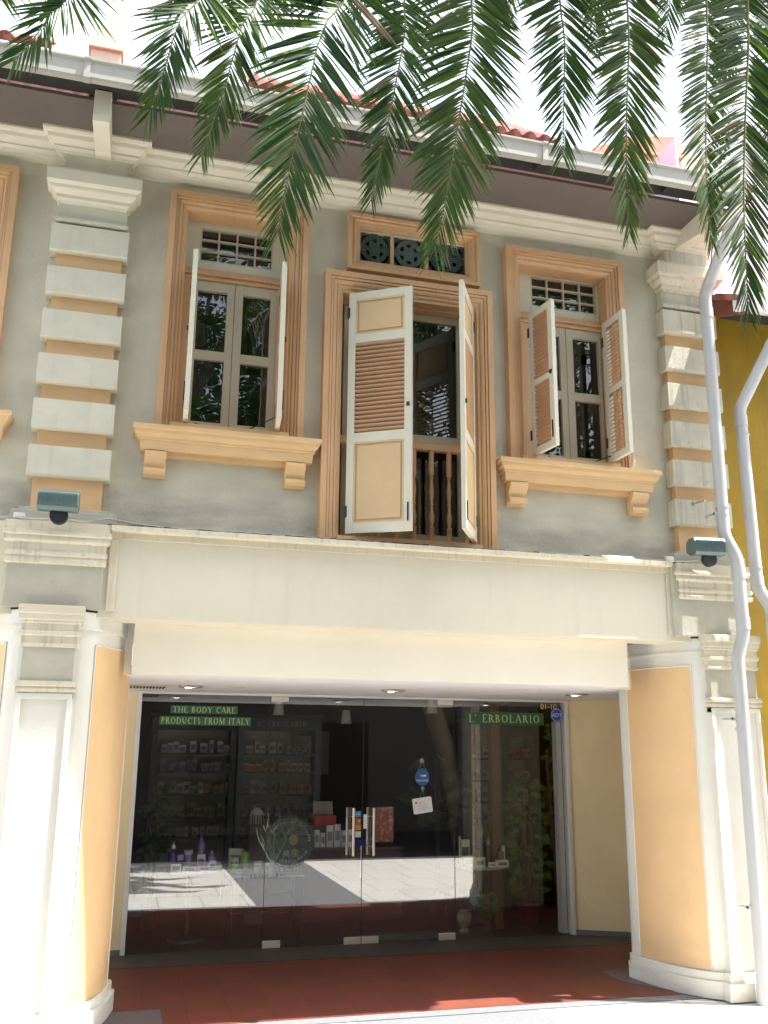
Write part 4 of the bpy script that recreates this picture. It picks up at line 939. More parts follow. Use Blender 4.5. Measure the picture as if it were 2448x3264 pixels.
rows = [
 (0, 0.50, 1.30, 12.08, 'left cabinet', [((0.62, 0.60, 0.64), 'white'), ((0.50, 0.47, 0.56), 'pale lilac')]),
 (1, 0.50, 1.30, 12.08, 'left cabinet', [((0.26, 0.22, 0.34), 'lilac'), ((0.32, 0.26, 0.30), 'mauve')]),
 (2, 0.48, 1.30, 12.08, 'left cabinet', [((0.34, 0.33, 0.30), 'grey'), ((0.34, 0.20, 0.05), 'amber')]),
 (3, 0.55, 1.30, 12.08, 'left cabinet', [((0.30, 0.30, 0.25), 'stone grey'), ((0.16, 0.24, 0.08), 'olive green')]),
 (4, 0.52, 1.30, 12.08, 'left cabinet', [((0.34, 0.35, 0.34), 'cool grey'), ((0.22, 0.24, 0.16), 'sage')]),
 (0, 1.52, 2.08, 12.08, 'lettered cabinet', [((0.52, 0.50, 0.36), 'ivory'), ((0.44, 0.40, 0.34), 'buff')]),
 (1, 1.50, 2.36, 12.08, 'lettered cabinet', [((0.44, 0.27, 0.10), 'orange'), ((0.46, 0.34, 0.28), 'rose beige')]),
 (2, 1.50, 2.36, 12.08, 'lettered cabinet', [((0.26, 0.24, 0.21), 'brown grey'), ((0.30, 0.12, 0.06), 'russet')]),
 (3, 1.50, 2.36, 12.08, 'lettered cabinet', [((0.32, 0.25, 0.28), 'dusty pink'), ((0.14, 0.15, 0.14), 'charcoal')]),
 (4, 1.50, 2.36, 12.08, 'lettered cabinet', [((0.30, 0.26, 0.06), 'mustard'), ((0.36, 0.31, 0.10), 'straw')]),
 (0, 4.19, 4.48, 11.3, 'narrow cabinet left of the plant', [((0.42, 0.42, 0.36), 'grey white')]),
 (1, 4.19, 4.48, 11.3, 'narrow cabinet left of the plant', [((0.36, 0.35, 0.32), 'pearl grey')]),
 (2, 4.19, 4.48, 11.3, 'narrow cabinet left of the plant', [((0.30, 0.30, 0.27), 'ash grey')]),
 (3, 4.19, 4.48, 11.3, 'narrow cabinet left of the plant', [((0.26, 0.26, 0.24), 'slate grey')]),
 (0, 4.68, 5.00, 11.3, 'cabinet behind the plant', [((0.40, 0.12, 0.12), 'crimson')]),
 (1, 4.68, 5.00, 11.3, 'cabinet behind the plant', [((0.45, 0.42, 0.36), 'cream')]),
 (2, 4.68, 5.00, 11.3, 'cabinet behind the plant', [((0.34, 0.30, 0.22), 'sand')]),
]
ordn = ['top', 'second', 'third', 'fourth', 'bottom']
for si, xa, xb, yy, where, cols in rows:
    zs = SH[si] if yy > 12 else [1.735, 1.475, 1.22, 0.97][si]
    x = xa
    while x < xb:
        w = rnd.uniform(0.045, 0.085); h = rnd.uniform(0.085, 0.16) * (1.0 if yy > 12 else 0.95)
        half = (x-xa)/(xb-xa) > (0.55 if si != 2 else 0.6); ci = (1 if half else 0) if len(cols) > 1 else 0
        c, cn = cols[ci]
        carton(x+w/2, yy+0.05, zs, w, h, 0.06, c, '%s carton on the %s shelf of the %s' % (cn, ordn[si], where), 'box', '%s cartons, %s shelf, %s' % (cn, ordn[si], where))
        x += w + rnd.choice((0.008, 0.015, 0.03, 0.05))
b = MB(); b.box(2.10, 2.33, 12.02, 12.06, SH[0], SH[0]+0.22)
tag(b.build('framed_mosaic', mat('speckled_mosaic', (0.06, 0.06, 0.05), 0.5, 0.2, 10, stain=[('spots', 1.0, (0.6, 0.55, 0.4), 60.0, 0.52)])), 'speckled black and cream square panel on the top right shelf', 'panel')

# pendant lamps
pd_m = mat('lampshade_cloth', (0.42, 0.42, 0.40), 0.8, 0.05)
lamps = [((1.675, 10.6), 2.34, 'pale cone lampshade directly under the left glass clamp'), ((2.479, 10.75), 2.26, 'pale cone lampshade hanging lowest, right of the middle glass joint'), ((3.46, 10.6), 2.39, 'pale cone lampshade beneath the right glass clamp')]
L0 = None
for (x, y), zt, lb in lamps:
    if L0 is None:
        L0 = empty('pendant_lamp', (0, 0, 0)); b = MB(); b.lathe((0, 0, 0), [(0.064, -0.15), (0.042, 0.0)], 20); b.build('shade', pd_m, L0, smooth=True)
        b = MB(); b.tube([(0, 0, 0), (0, 0, 0.38)], 0.004, 6); b.build('cord', M['dark'], L0); q = L0
    else:
        q = L0.copy(); COL.objects.link(q)
        for ch in L0.children: c2 = ch.copy(); COL.objects.link(c2); c2.parent = q
    q.location = (x, y, zt); tag(q, lb, 'lamp', 'cone pendant lamps inside the shop')

# display tables
def round_table(cx, cy, z, r, label, group):
    t = empty('display_table', (cx, cy, 0), label, 'table', group)
    b = MB(); b.lathe((cx, cy, 0), [(r-0.015, z-0.022), (r, z-0.016), (r, z-0.004), (r-0.01, z)], 32); b.build('table_top', mat('pale_stone_top', (0.42, 0.40, 0.34), 0.3, 0.1), t, smooth=True)
    b = MB(); b.lathe((cx, cy, 0), [(0.18, 0.0), (0.17, 0.03), (0.035, 0.06), (0.03, z-0.1), (0.10, z-0.023)], 20); b.build('pedestal', mat('dark_wood_pedestal', (0.07, 0.045, 0.03), 0.5), t, smooth=True)
TG = 'small round display tables behind the glass'
round_table(0.755, 10.1, 0.655, 0.275, 'round display table holding the purple bottles', TG)
round_table(3.84, 10.1, 0.63, 0.28, 'round display table holding the patterned green cartons', TG)
t2 = empty('display_shelf', (1.49, 10.1, 0), 'glass display shelf with green bottles and white cartons', 'table')
b = MB(); b.box(1.13, 1.85, 9.70, 10.25, 0.615, 0.627); b.build('shelf_top', mat('pale_glass_shelf', (0.30, 0.34, 0.33), 0.15), t2, bevel=0.003)
for x in (1.15, 1.83):
    for y in (9.72, 10.24):
        b = MB(); b.box(x-0.008, x+0.008, y-0.008, y+0.008, 0, 0.615); b.build('leg', M['blackrub'], t2)
b = MB(); b.box(1.16, 1.82, 9.97, 10.23, 0.25, 0.262); b.build('lower_shelf', M['dark'], t2)
ct = empty('counter', (2.4, 10.95, 0), 'dark reddish wooden counter with white cartons and a red gift box', 'counter')
b = MB(); b.box(2.02, 3.15, 10.75, 11.2, 0, 0.745); b.build('body', mat('counter_wood', (0.10, 0.045, 0.035), 0.5, 0.2), ct); b = MB(); b.box(2.0, 3.17, 10.73, 11.22, 0.745, 0.77); b.build('top', mat('counter_top', (0.16, 0.10, 0.08), 0.4), ct, bevel=0.004)
# purple range
PU = (0.085, 0.035, 0.20); LI = (0.22, 0.17, 0.46)
bottle(0.585, 10.02, 0.655, 0.27, 0.045, PU, 'tall deep purple pump bottle at the left of the round table', (0.8, 0.8, 0.8))
bottle(0.645, 10.06, 0.655, 0.15, 0.055, PU, 'squat deep purple jar beside the tall purple bottle', (0.5, 0.4, 0.7), kind='jar')
bottle(0.735, 10.03, 0.735, 0.11, 0.042, LI, 'lilac bottle with short pump raised on cartons', (0.5, 0.5, 0.7), kind='jar')
bottle(0.865, 10.10, 0.80, 0.16, 0.036, LI, 'lilac pump bottle standing highest on the round table', (0.35, 0.3, 0.65))
bottle(0.965, 10.02, 0.70, 0.14, 0.034, LI, 'lilac pump bottle at the right edge of the round table', (0.8, 0.8, 0.8))
WH = (0.62, 0.60, 0.68)
carton(0.615, 9.93, 0.655, 0.10, 0.075, 0.05, WH, 'white and purple carton at the left front of the round table', lab2=(0.25, 0.15, 0.5))
carton(0.745, 9.92, 0.655, 0.13, 0.055, 0.05, WH, 'low white and purple carton at the centre of the round table')
carton(0.885, 9.91, 0.655, 0.11, 0.06, 0.05, WH, 'white and purple carton right of centre on the round table')
carton(0.97, 9.97, 0.655, 0.06, 0.10, 0.05, WH, 'upright white and purple carton at the right of the round table')
carton(0.865, 10.08, 0.655, 0.08, 0.145, 0.06, WH, 'white carton under the highest lilac bottle')
# green range
LG = (0.45, 0.55, 0.04); GG = (0.25, 0.40, 0.03)
carton(1.215, 10.15, 0.627, 0.14, 0.215, 0.05, (0.34, 0.36, 0.32), 'tall grey carton behind the green bottles')
carton(1.19, 10.06, 0.627, 0.09, 0.14, 0.04, (0.40, 0.46, 0.36), 'pale green carton behind the short green bottle')
bottle(1.19, 9.99, 0.627, 0.135, 0.038, LG, 'short lime green bottle with white pump', (0.8, 0.8, 0.75))
bottle(1.30, 10.0, 0.627, 0.20, 0.040, GG, 'tall lime green tube standing on its cap', (0.35, 0.5, 0.05), kind='tube')
bottle(1.42, 10.0, 0.627, 0.08, 0.036, LG, 'low lime green jar in front of a white carton', kind='jar')
carton(1.43, 10.05, 0.627, 0.075, 0.10, 0.04, (0.60, 0.63, 0.58), 'small white carton behind the lime green jar')
carton(1.23, 9.95, 0.627, 0.065, 0.035, 0.01, (0.75, 0.76, 0.74), 'small white price card in front of the green bottles')
carton(1.545, 10.02, 0.627, 0.10, 0.085, 0.05, (0.62, 0.66, 0.66), 'wide white carton beside the lime green jar')
carton(1.605, 10.10, 0.627, 0.055, 0.165, 0.05, (0.46, 0.51, 0.50), 'upright grey white carton left of the small bottles')
carton(1.725, 10.12, 0.627, 0.06, 0.19, 0.05, (0.50, 0.55, 0.54), 'tallest white carton behind the small bottles')
carton(1.67, 10.06, 0.627, 0.05, 0.12, 0.04, (0.43, 0.47, 0.46), 'small grey carton between the two white cartons')
bottle(1.70, 9.98, 0.627, 0.12, 0.021, (0.10, 0.10, 0.12), 'small dark bottle on the glass shelf', (0.8, 0.8, 0.8))
bottle(1.635, 9.99, 0.627, 0.09, 0.018, (0.08, 0.07, 0.06), 'smallest dark bottle on the glass shelf', (0.7, 0.7, 0.7))
bottle(1.80, 10.02, 0.627, 0.18, 0.032, (0.10, 0.11, 0.04), 'brown glass bottle in an open grey carton', (0.8, 0.8, 0.8))
carton(1.81, 10.10, 0.627, 0.075, 0.20, 0.04, (0.30, 0.33, 0.32), 'grey carton behind the brown glass bottle')
# counter goods
for i, (x, w, h, lb) in enumerate(((2.19, 0.055, 0.18, 'white carton at the left end of the counter'), (2.255, 0.05, 0.15, 'white carton second from the left on the counter'), (2.335, 0.075, 0.23, 'tallest white carton on the counter'), (2.42, 0.07, 0.24, 'tall white carton right of the tallest one'), (2.50, 0.06, 0.17, 'white carton fifth along the counter'), (2.57, 0.06, 0.18, 'white carton near the door handle on the counter'))):
    carton(x, 10.85, 0.77, w, h, 0.06, (0.60+0.02*i, 0.63, 0.62), lb)
gb_ = empty('gift_box', (2.30, 10.95, 1.0), 'open red gift box with a grey lid on the counter', 'box')
b = MB(); b.box(2.17, 2.42, 10.9, 11.08, 1.0, 1.10); b.build('tray', plain('gift_red', (0.50, 0.02, 0.02), 0.35), gb_, bevel=0.004)
b = MB(); b.obox((2.30, 11.08, 1.17), Vector((1, 0, 0)), Vector((0, 0.3, 0.95)).normalized(), Vector((0, 0.95, -0.3)).normalized(), 0.115, 0.075, 0.012); b.build('lid', plain('gift_grey', (0.42, 0.36, 0.32), 0.35), gb_, bevel=0.004)
b = MB(); b.box(2.145, 2.175, 10.88, 10.9, 1.09, 1.11); b.build('ribbon', plain('gift_ribbon', (0.6, 0.02, 0.02)), gb_)
cs2 = MB(); cs2.box(2.14, 2.44, 10.92, 11.15, 0.77, 0.999); tag(cs2.build('display_block', mat('display_block_paint', (0.12, 0.07, 0.06), 0.6)), 'dark block lifting the red gift box above the counter', 'stand')
b = MB(); b.box(2.62, 2.85, 10.78, 10.95, 0.771, 0.85); tag(b.build('blue_box', plain('blue_card', (0.01, 0.04, 0.30))), 'low dark blue box at the door side of the counter', 'box')
# small jar display with striped top behind the coral branch
lj = empty('striped_ornament', (1.50, 10.9, 0.9), 'white ornament with dark vertical stripes behind the branch', 'ornament')
b = MB(); b.lathe((1.52, 10.9, 1.02), [(0.075, 0), (0.075, 0.08), (0.065, 0.13), (0.035, 0.17), (0.001, 0.18)], 20); b.build('dome', plain('ornament_white', (0.7, 0.7, 0.66)), lj, smooth=True)
b = MB()
for k in range(5): b.box(1.455+0.028*k, 1.465+0.028*k, 10.81, 10.822, 1.0, 1.12)
b.build('stripes', M['dark'], lj)
b = MB(); b.box(1.44, 1.62, 10.83, 11.0, 0.0, 1.02); b.build('stand', mat('ornament_stand', (0.15, 0.14, 0.13)), lj)
# coral branch
cb = MB()
def twig(p, d, L, r, depth):
    pts = [Vector(p)]; dd = Vector(d).normalized()
    for i in range(6):
        dd = (dd + Vector((rnd.uniform(-.22, .22), rnd.uniform(-.05, .05), 0.10))).normalized(); pts.append(pts[-1]+dd*L/6)
    cb.tube(pts, [r*(1-0.11*i) for i in range(7)], 7)
    if depth > 0:
        for k in (2, 3, 4, 5):
            if rnd.random() < 0.75:
                sgn = 1 if (k % 2) else -1
                twig(pts[k], (dd + Vector((0.8*sgn, 0, 0.15))).normalized(), L*0.5, r*0.6, depth-1)
base = Vector((1.53, 9.75, 0.73))
for dx in (-0.5, -0.15, 0.25, 0.75): twig(base, (dx, 0, 1), 0.38, 0.010, 1)
o = cb.build('coral_branch', plain('coral_white', (0.85, 0.9, 0.8)), smooth=True); tag(o, 'pale branching coral ornament in front of the round emblem', 'ornament')
b = MB(); b.lathe((1.53, 9.75, 0.627), [(0.04, 0), (0.045, 0.05), (0.03, 0.10), (0.02, 0.11)], 16); tag(b.build('branch_vase', plain('branch_vase_glass', (0.25, 0.28, 0.26), 0.1), smooth=True), 'small grey vase holding the coral branch', 'vase')
# right table goods
PT = (0.46, 0.50, 0.34)
for x, y, w, h, lb in ((3.64, 9.93, 0.12, 0.115, 'patterned pale green carton at the left of the right table'), (3.755, 9.9, 0.11, 0.10, 'patterned pale green carton at the front of the right table'), (3.68, 10.15, 0.10, 0.26, 'tall patterned carton at the back left of the right table'), (4.05, 10.05, 0.09, 0.20, 'upright patterned carton at the right of the right table'), (4.01, 9.9, 0.13, 0.07, 'low patterned carton at the right front of the right table')):
    c_ = carton(x, y, 0.63, w, h, 0.06, PT, lb, lab2=(0.10, 0.14, 0.06))
carton(3.90, 9.90, 0.63, 0.09, 0.05, 0.02, (0.70, 0.70, 0.68), 'white price card on the right table')
bottle(3.87, 10.1, 0.63, 0.40, 0.032, (0.02, 0.025, 0.02), 'tall black bottle with gold cap on the right table', (0.6, 0.45, 0.15))
bottle(3.89, 9.98, 0.63, 0.29, 0.030, (0.03, 0.04, 0.05), 'shorter dark bottle in front of the tall black bottle', (0.6, 0.5, 0.25))
bottle(4.03, 10.12, 0.63, 0.32, 0.026, (0.04, 0.05, 0.03), 'slim dark bottle behind the upright patterned carton', (0.7, 0.6, 0.35))
b = MB(); b.tube([(3.60, 10.08, 0.63), (3.60, 10.08, 0.93)], 0.012, 10); tag(b.build('candle', plain('candle_wax', (0.6, 0.56, 0.42))), 'slim cream candle at the left of the right table', 'candle')
# pots, vase, plants
b = MB(); b.lathe((3.575, 9.9, 0.003), [(0.045, 0), (0.05, 0.015), (0.032, 0.04), (0.06, 0.09), (0.078, 0.15), (0.072, 0.185), (0.05, 0.20), (0.055, 0.215), (0.045, 0.215), (0.04, 0.19)], 24)
tag(b.build('urn_vase', mat('mottled_urn', (0.36, 0.34, 0.24), 0.4, 0.3, 30, stain=[('spots', 0.8, (0.12, 0.10, 0.07), 30.0, 0.5)]), smooth=True), 'mottled cream urn on the shop floor', 'vase')
leafm = [mat('house_leaf_dark', (0.03, 0.075, 0.02), 0.4, 0.3, 8), mat('house_leaf_light', (0.09, 0.17, 0.03), 0.4, 0.3, 8)]
def leaf_shape(mb, c, d, n, L, W_):
    d = d.normalized(); s = d.cross(n).normalized(); n2 = s.cross(d)
    P = [c, c+d*L*0.3+s*W_*0.5, c+d*L*0.7+s*W_*0.42, c+d*L, c+d*L*0.7-s*W_*0.42, c+d*L*0.3-s*W_*0.5]
    mid = [c+d*L*0.3-n2*W_*0.12, c+d*L*0.7-n2*W_*0.12]
    mb.face([P[0], P[1], mid[0]]); mb.face([P[1], P[2], mid[1], mid[0]]); mb.face([P[2], P[3], mid[1]])
    mb.face([P[3], P[4], mid[1]]); mb.face([P[4], P[5], mid[0], mid[1]]); mb.face([P[5], P[0], mid[0]])
def plant(name, label, cx, cy, z0, z1, rad, n, L, pot, mt=0, spread=1.0):
    p = empty(name, (cx, cy, 0), label, 'plant'); b = MB()
    for i in range(n):
        t = rnd.random(); z = z0+(z1-z0)*t; a = rnd.uniform(0, 2*math.pi); rr = rad*(0.4+0.6*rnd.random())*(1-0.35*abs(t-0.5)*2)
        c = Vector((cx+rr*math.cos(a)*spread, cy+rr*math.sin(a)*0.6, z)); d = Vector((math.cos(a), math.sin(a)*0.6, rnd.uniform(-0.9, 0.3)))
        leaf_shape(b, c, d, Vector((rnd.uniform(-.4, .4), -1, 0.6)).normalized(), L*rnd.uniform(0.6, 1.2), L*rnd.uniform(0.5, 0.8))
    b.build('foliage', leafm[mt], p)
    b = MB()
    for k in range(4): b.tube([(cx, cy, 0.15), (cx+rnd.uniform(-.1, .1), cy, (z0+z1)/2), (cx+rnd.uniform(-.2, .2)*rad*3, cy, z1)], [0.012, 0.009, 0.005], 6)
    b.build('stem', mat('plant_stem', (0.08, 0.05, 0.03), 0.8), p)
    if pot:
        b = MB(); b.lathe((cx, cy, 0.003), [(pot*0.7, 0), (pot, 0.20), (pot*1.05, 0.20), (pot*1.05, 0.235), (pot*0.9, 0.235), (pot*0.85, 0.19)], 20); b.build('pot', mat('pot_red', (0.10, 0.015, 0.012), 0.4) if pot > 0.1 else mat('pot_brown', (0.10, 0.06, 0.04), 0.4), p, smooth=True)
plant('trailing_plant', 'tall trailing green plant in a red pot at the right of the shop', 4.42, 10.15, 0.35, 1.55, 0.30, 190, 0.11, 0.12, 1)
plant('climbing_plant', 'climbing plant with round leaves against the right glass edge', 4.60, 9.80, 1.3, 2.1, 0.07, 46, 0.085, 0.0, 1)
plant('broadleaf_plant', 'dark broadleaf plant right of the blue sign', 3.66, 11.0, 1.0, 1.75, 0.26, 40, 0.22, 0.11, 0)
plant('potted_plant', 'dark leafy plant standing left of the left cabinet', 0.42, 10.6, 0.75, 1.45, 0.16, 60, 0.10, 0.09, 0)
plant('small_potted_plant', 'small spiky plant in a brown pot on the shop floor right of the urn', 3.86, 9.95, 0.2, 0.36, 0.07, 24, 0.09, 0.05, 1)
b = MB(); b.box(3.96, 4.06, 10.02, 10.12, 0.0, 2.36); tag(b.build('wooden_post', mat('post_wood', (0.16, 0.09, 0.06), 0.6, 0.2)), 'brown wooden post behind the patterned cartons', 'post')
b = MB(); b.box(4.565, 4.62, 9.64, 9.75, 0.0, 2.14); tag(b.build('white_post', M['white']), 'narrow white post inside the right glass edge', 'post')
b = MB(); b.box(2.40, 3.35, 9.66, 10.0, 0.004, 0.012); tag(b.build('door_mat', mat('mat_olive', (0.12, 0.12, 0.08), 0.9, 0.3, 60)), 'olive door mat behind the glass doors', 'mat')
b = MB(); b.box(2.52, 2.68, 12.6, 12.64, 1.5, 2.05); tag(b.build('framed_print', plain('print_dim', (0.12, 0.13, 0.12))), 'dim framed print on the back wall of the shop', 'picture')

# ------------------------------------------------------------------ things on the facade
def pipe_with_joints(name, label, pts, r, joints, straps):
    p = empty(name, pts[-1], label, 'pipe', 'downpipes at the right corner')
    # rounded corners
    P = [Vector(q) for q in pts]; out = [P[0]]
    for i in range(1, len(P)-1):
        a = (P[i-1]-P[i]); c = (P[i+1]-P[i]); k = min(0.055, a.length*0.4, c.length*0.4); a.normalize(); c.normalize()
        A_, C_ = P[i]+a*k, P[i]+c*k
        for t in [j/6 for j in range(7)]: out.append((A_*(1-t)**2 + P[i]*2*t*(1-t) + C_*t*t))
    out.append(P[-1]); b = MB(); b.tube(out, r, 24, False); b.build('pipe_run', M['pvc'], p, smooth=True)
    for (q, d, L) in joints:
        b = MB(); q = Vector(q); d = Vector(d).normalized(); b.tube([q-d*L/2, q-d*L/2, q+d*L/2, q+d*L/2], [r+0.0005, r+0.005, r+0.005, r+0.0005], 24, False); b.build('coupling', M['pvc'], p, smooth=True)
    for (q) in straps:
        b = MB(); q = Vector(q); b.tube([q-Vector((0, 0, 0.012)), q+Vector((0, 0, 0.012))], r+0.003, 24, False); b.box(q.x-r-0.035, q.x-r+0.01, q.y-0.01, q.y+0.01, q.z-0.012, q.z+0.012); b.box(q.x-r-0.035, q.x-r-0.028, q.y-0.01, q.y+0.13, q.z-0.008, q.z+0.008)
        b.build('strap', M['pvc'], p, smooth=True)
    return p
r1 = 0.052
p1 = [(4.87, 6.235, 6.56), (4.87, 6.235, 6.48), (4.815, 6.75, 5.86), (4.81, 6.75, 3.62), (4.895, 6.72, 3.42), (4.90, 6.72, 2.80), (4.845, 6.75, 2.60), (4.84, 6.76, -0.1)]
pipe_with_joints('downpipe', 'white downpipe running down the rusticated right pilaster', p1, r1,
  [((4.815, 6.75, 5.66), (0, 0, 1), 0.10), ((4.81, 6.75, 3.86), (0, 0, 1), 0.012), ((4.90, 6.72, 3.29), (0, 0, 1), 0.09), ((4.90, 6.72, 2.87), (0, 0, 1), 0.10), ((4.845, 6.76, 2.46), (0, 0, 1), 0.07), ((4.84, 6.76, 2.02), (0, 0, 1), 0.02)],
  [(4.84, 6.76, 2.1), (4.84, 6.76, 0.68), (4.81, 6.75, 3.80)])
p2 = [(5.47, 6.62, 5.66), (5.47, 6.62, 5.56), (5.11, 6.80, 4.80), (5.13, 6.80, 3.20), (5.23, 6.78, 3.02), (5.23, 6.78, 2.85), (5.25, 6.78, -0.1)]
pipe_with_joints('downpipe', 'white downpipe bending down the mustard wall beyond the corner', p2, r1,
  [((5.112, 6.80, 4.68), (0, 0, 1), 0.10), ((5.12, 6.80, 4.55), (0, 0, 1), 0.012), ((5.128, 6.80, 3.36), (0, 0, 1), 0.012), ((5.13, 6.80, 3.25), (0, 0, 1), 0.08), ((5.235, 6.78, 2.8), (0, 0, 1), 0.09), ((5.24, 6.78, 2.4), (0, 0, 1), 0.02)],
  [(5.25, 6.78, 1.3)])
def flood(cx, cy, z0, yaw, label):
    f = empty('floodlight', (cx, cy, 3.40), label, 'floodlight', 'grey green floodlights on the ledge')
    ax = Vector((math.cos(yaw), math.sin(yaw), 0)); n = Vector((-ax.y, ax.x, 0)); up = Vector((0, 0, 1))
    hw = 0.135; ns = 16; b = MB()
    sec = []
    for (u, v) in ((-0.075, 0.045), (-0.055, 0.075), (0.03, 0.082), (0.085, 0.055), (0.085, -0.03), (0.02, -0.065), (-0.055, -0.07), (-0.085, -0.04)): sec.append((u, v))
    rows_ = [[Vector((cx, cy, z0))+ax*s+n*u+up*v for u, v in sec] for s in (-hw, hw)]
    b.grid(rows_, close=True); b.face(list(reversed(rows_[0]))); b.face(rows_[1]); b.build('housing', M['floodgreen'], f, bevel=0.006)
    b = MB()
    for k in range(30):
        s = -hw+0.01+(2*hw-0.02)*k/29
        b.obox(Vector((cx, cy, z0))+ax*s-n*0.066+up*0.062, ax, (n*0.55+up*0.83).normalized(), (n*0.83-up*0.55).normalized(), 0.0018, 0.016, 0.006)
        b.obox(Vector((cx, cy, z0))+ax*s-n*0.082+up*0.0, ax, n, up, 0.0018, 0.005, 0.045)
    b.build('cooling_fins', M['floodgreen'], f)
    b = MB(); c = Vector((cx+0.01, cy+0.02, 3.40)); b.tube([(c.x, c.y, 3.398), (c.x, c.y, 3.43)], 0.035, 14); b.tube([(c.x-0.0, c.y-0.01, z0-0.14), (c.x, c.y-0.01, z0-0.06)], 0.018, 10); b.build('stem', M['floodgreen'], f, smooth=True)
    b = MB(); b.tube([(c.x, c.y-0.055, z0-0.095), (c.x, c.y-0.01, z0-0.095)], 0.062, 22); b.build('junction_disc', M['blackrub'], f, smooth=True)
    return f
flood(-0.53, 6.72, 3.485, 0.0, 'grey green floodlight on the ledge in front of the left pilaster')
flood(4.62, 6.74, 3.49, R(-6), 'grey green floodlight on the ledge beside the downpipe')
# conduit along the ledge
cab = empty('ledge_cable', (2, 6.95, 3.40), 'grey cable clipped along the ledge between the floodlights', 'cable')
b = MB()
b.tube([(-1.3, 6.95, 3.405), (-0.95, 6.94, 3.404), (-0.62, 6.86, 3.40), (-0.50, 6.80, 3.40), (-0.35, 6.90, 3.40), (-0.27, 6.93, 3.425), (-0.20, 6.94, 3.445), (-0.05, 6.96, 3.43), (0.2, 6.97, 3.412), (1.5, 6.97, 3.41), (2.8, 6.97, 3.409), (4.3, 6.96, 3.412), (4.45, 6.90, 3.40), (4.6, 6.85, 3.41)], 0.008, 8)
b.build('cable', mat('cable_grey', (0.40, 0.40, 0.36), 0.6), cab, smooth=True)
for x, w in ((-0.80, 0.04), (4.38, 0.035)):
    b = MB(); b.box(x-w, x+w, 6.905, 6.945, 3.395, 3.44); b.build('junction_box', M['white'], cab, bevel=0.004)
b = MB(); b.tube([(3.76, 6.955, 3.412), (4.05, 6.955, 3.412)], 0.012, 10); tag(b.build('ledge_tube', M['white'], smooth=True), 'short white tube lying on the sunlit end of the ledge', 'tube')
b = MB(); b.tube([(4.71, 7.0, 3.95), (4.74, 6.88, 3.95)], 0.009, 8); b.box(4.70, 4.715, 6.99, 7.02, 3.93, 3.97); tag(b.build('wall_bracket', M['steel']), 'small rusty metal bracket beside the downpipe', 'bracket')

# ------------------------------------------------------------------ neighbours on the right
ye = empty('mustard_house', (6.5, 7.3, 0), 'mustard yellow house beside the cream shophouse with a low tiled roof', 'building')
b = MB(); b.box(5.125, 12.0, 7.22, 7.55, -0.1, 5.90); b.box(5.7, 12.0, 7.551, 13.0, -0.1, 5.90); b.build('wall', M['yellow'], ye)
b = MB(); rows_ = []
n = 300
for j in range(15):
    t = j/14; y = 6.62+(8.6-6.62)*t; z = 5.78+(6.75-5.78)*t
    rows_.append([((5.03 if y < 7.0 else 5.135)+(12-5.03)*i/n, y, z+0.045*abs(math.sin(math.pi*(5.03+(12-5.03)*i/n)/0.17))+0.012*((t*14) % 1)) for i in range(n+1)])
b.grid(rows_); b.build('roof', M['tile'], ye, smooth=True)
b = MB(); b.prism([(6.62, 5.64), (6.62, 5.78), (7.21, 6.03), (7.21, 5.86)], 5.104, 5.13, 'x'); b.prism([(6.58, 5.74), (6.58, 5.80), (6.99, 5.99), (6.99, 5.94)], 5.015, 5.11, 'x'); b.build('verge_board', M['rust'], ye)
b = MB(); b.prism([(6.66, 5.73), (6.66, 5.76), (7.22, 5.92), (7.22, 5.895)], 5.14, 12, 'x'); b.build('eaves_soffit', M['dark'], ye)
b = MB(); b.prism([(6.60, 5.66), (6.54, 5.68), (6.53, 5.80), (6.60, 5.80), (6.66, 5.80), (6.66, 5.67)], 5.03, 12, 'x'); b.build('gutter', M['farwhite'], ye)
tw = empty('white_block', (10, 9.5, 0), 'tall plain lilac white building rising beyond the mustard house', 'building')
b = MB(); b.box(6.38, 16, 8.62, 14, 0, 9.2); b.build('wall', M['farwhite'], tw)
b = MB(); b.box(6.30, 16.1, 8.55, 14.1, 9.2, 9.4); b.build('coping', M['farwhite'], tw, bevel=0.02)

# ------------------------------------------------------------------ opposite side (seen only in the glass; canopy added to shade the pavement)
op = empty('opposite_house', (2, -2.6, 0), 'two storey house across the lane with an added shade canopy', 'building')
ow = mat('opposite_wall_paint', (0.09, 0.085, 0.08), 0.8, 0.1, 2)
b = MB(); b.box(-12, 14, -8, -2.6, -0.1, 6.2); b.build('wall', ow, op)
b = MB(); b.prism([(-2.6, 4.75), (-2.6, 4.95), (1.93, 4.72), (1.93, 4.60)], -12, 14, 'x'); b.build('shade_canopy', mat('shade_canopy_board', (0.07, 0.06, 0.055), 0.8, 0.2, 3), op)  # unseen canopy, added to keep sun off the ground below
for x in (-6, -2.6, 6.4, 10):
    b = MB(); b.box(x-0.15, x+0.15, 1.5, 1.8, -0.1, 4.65); b.build('canopy_post', ow, op, bevel=0.01)
for x in (-4, -1, 2, 5, 8):
    b = MB(); b.box(x-0.55, x+0.55, -2.62, -2.595, 0.2, 2.4); b.build('door', M['dark'], op)

# ------------------------------------------------------------------ palms
frond_m = mat('palm_leaflet', (0.022, 0.075, 0.018), 0.42, 0.4, 5, spec=0.35)
frond_m2 = mat('palm_leaflet_yellowish', (0.075, 0.135, 0.018), 0.42, 0.4, 5, spec=0.35)
frond_dry = mat('palm_leaflet_dry', (0.26, 0.19, 0.09), 0.6, 0.3, 5)
rach_m = mat('palm_rachis', (0.22, 0.20, 0.07), 0.5, 0.2, 10)
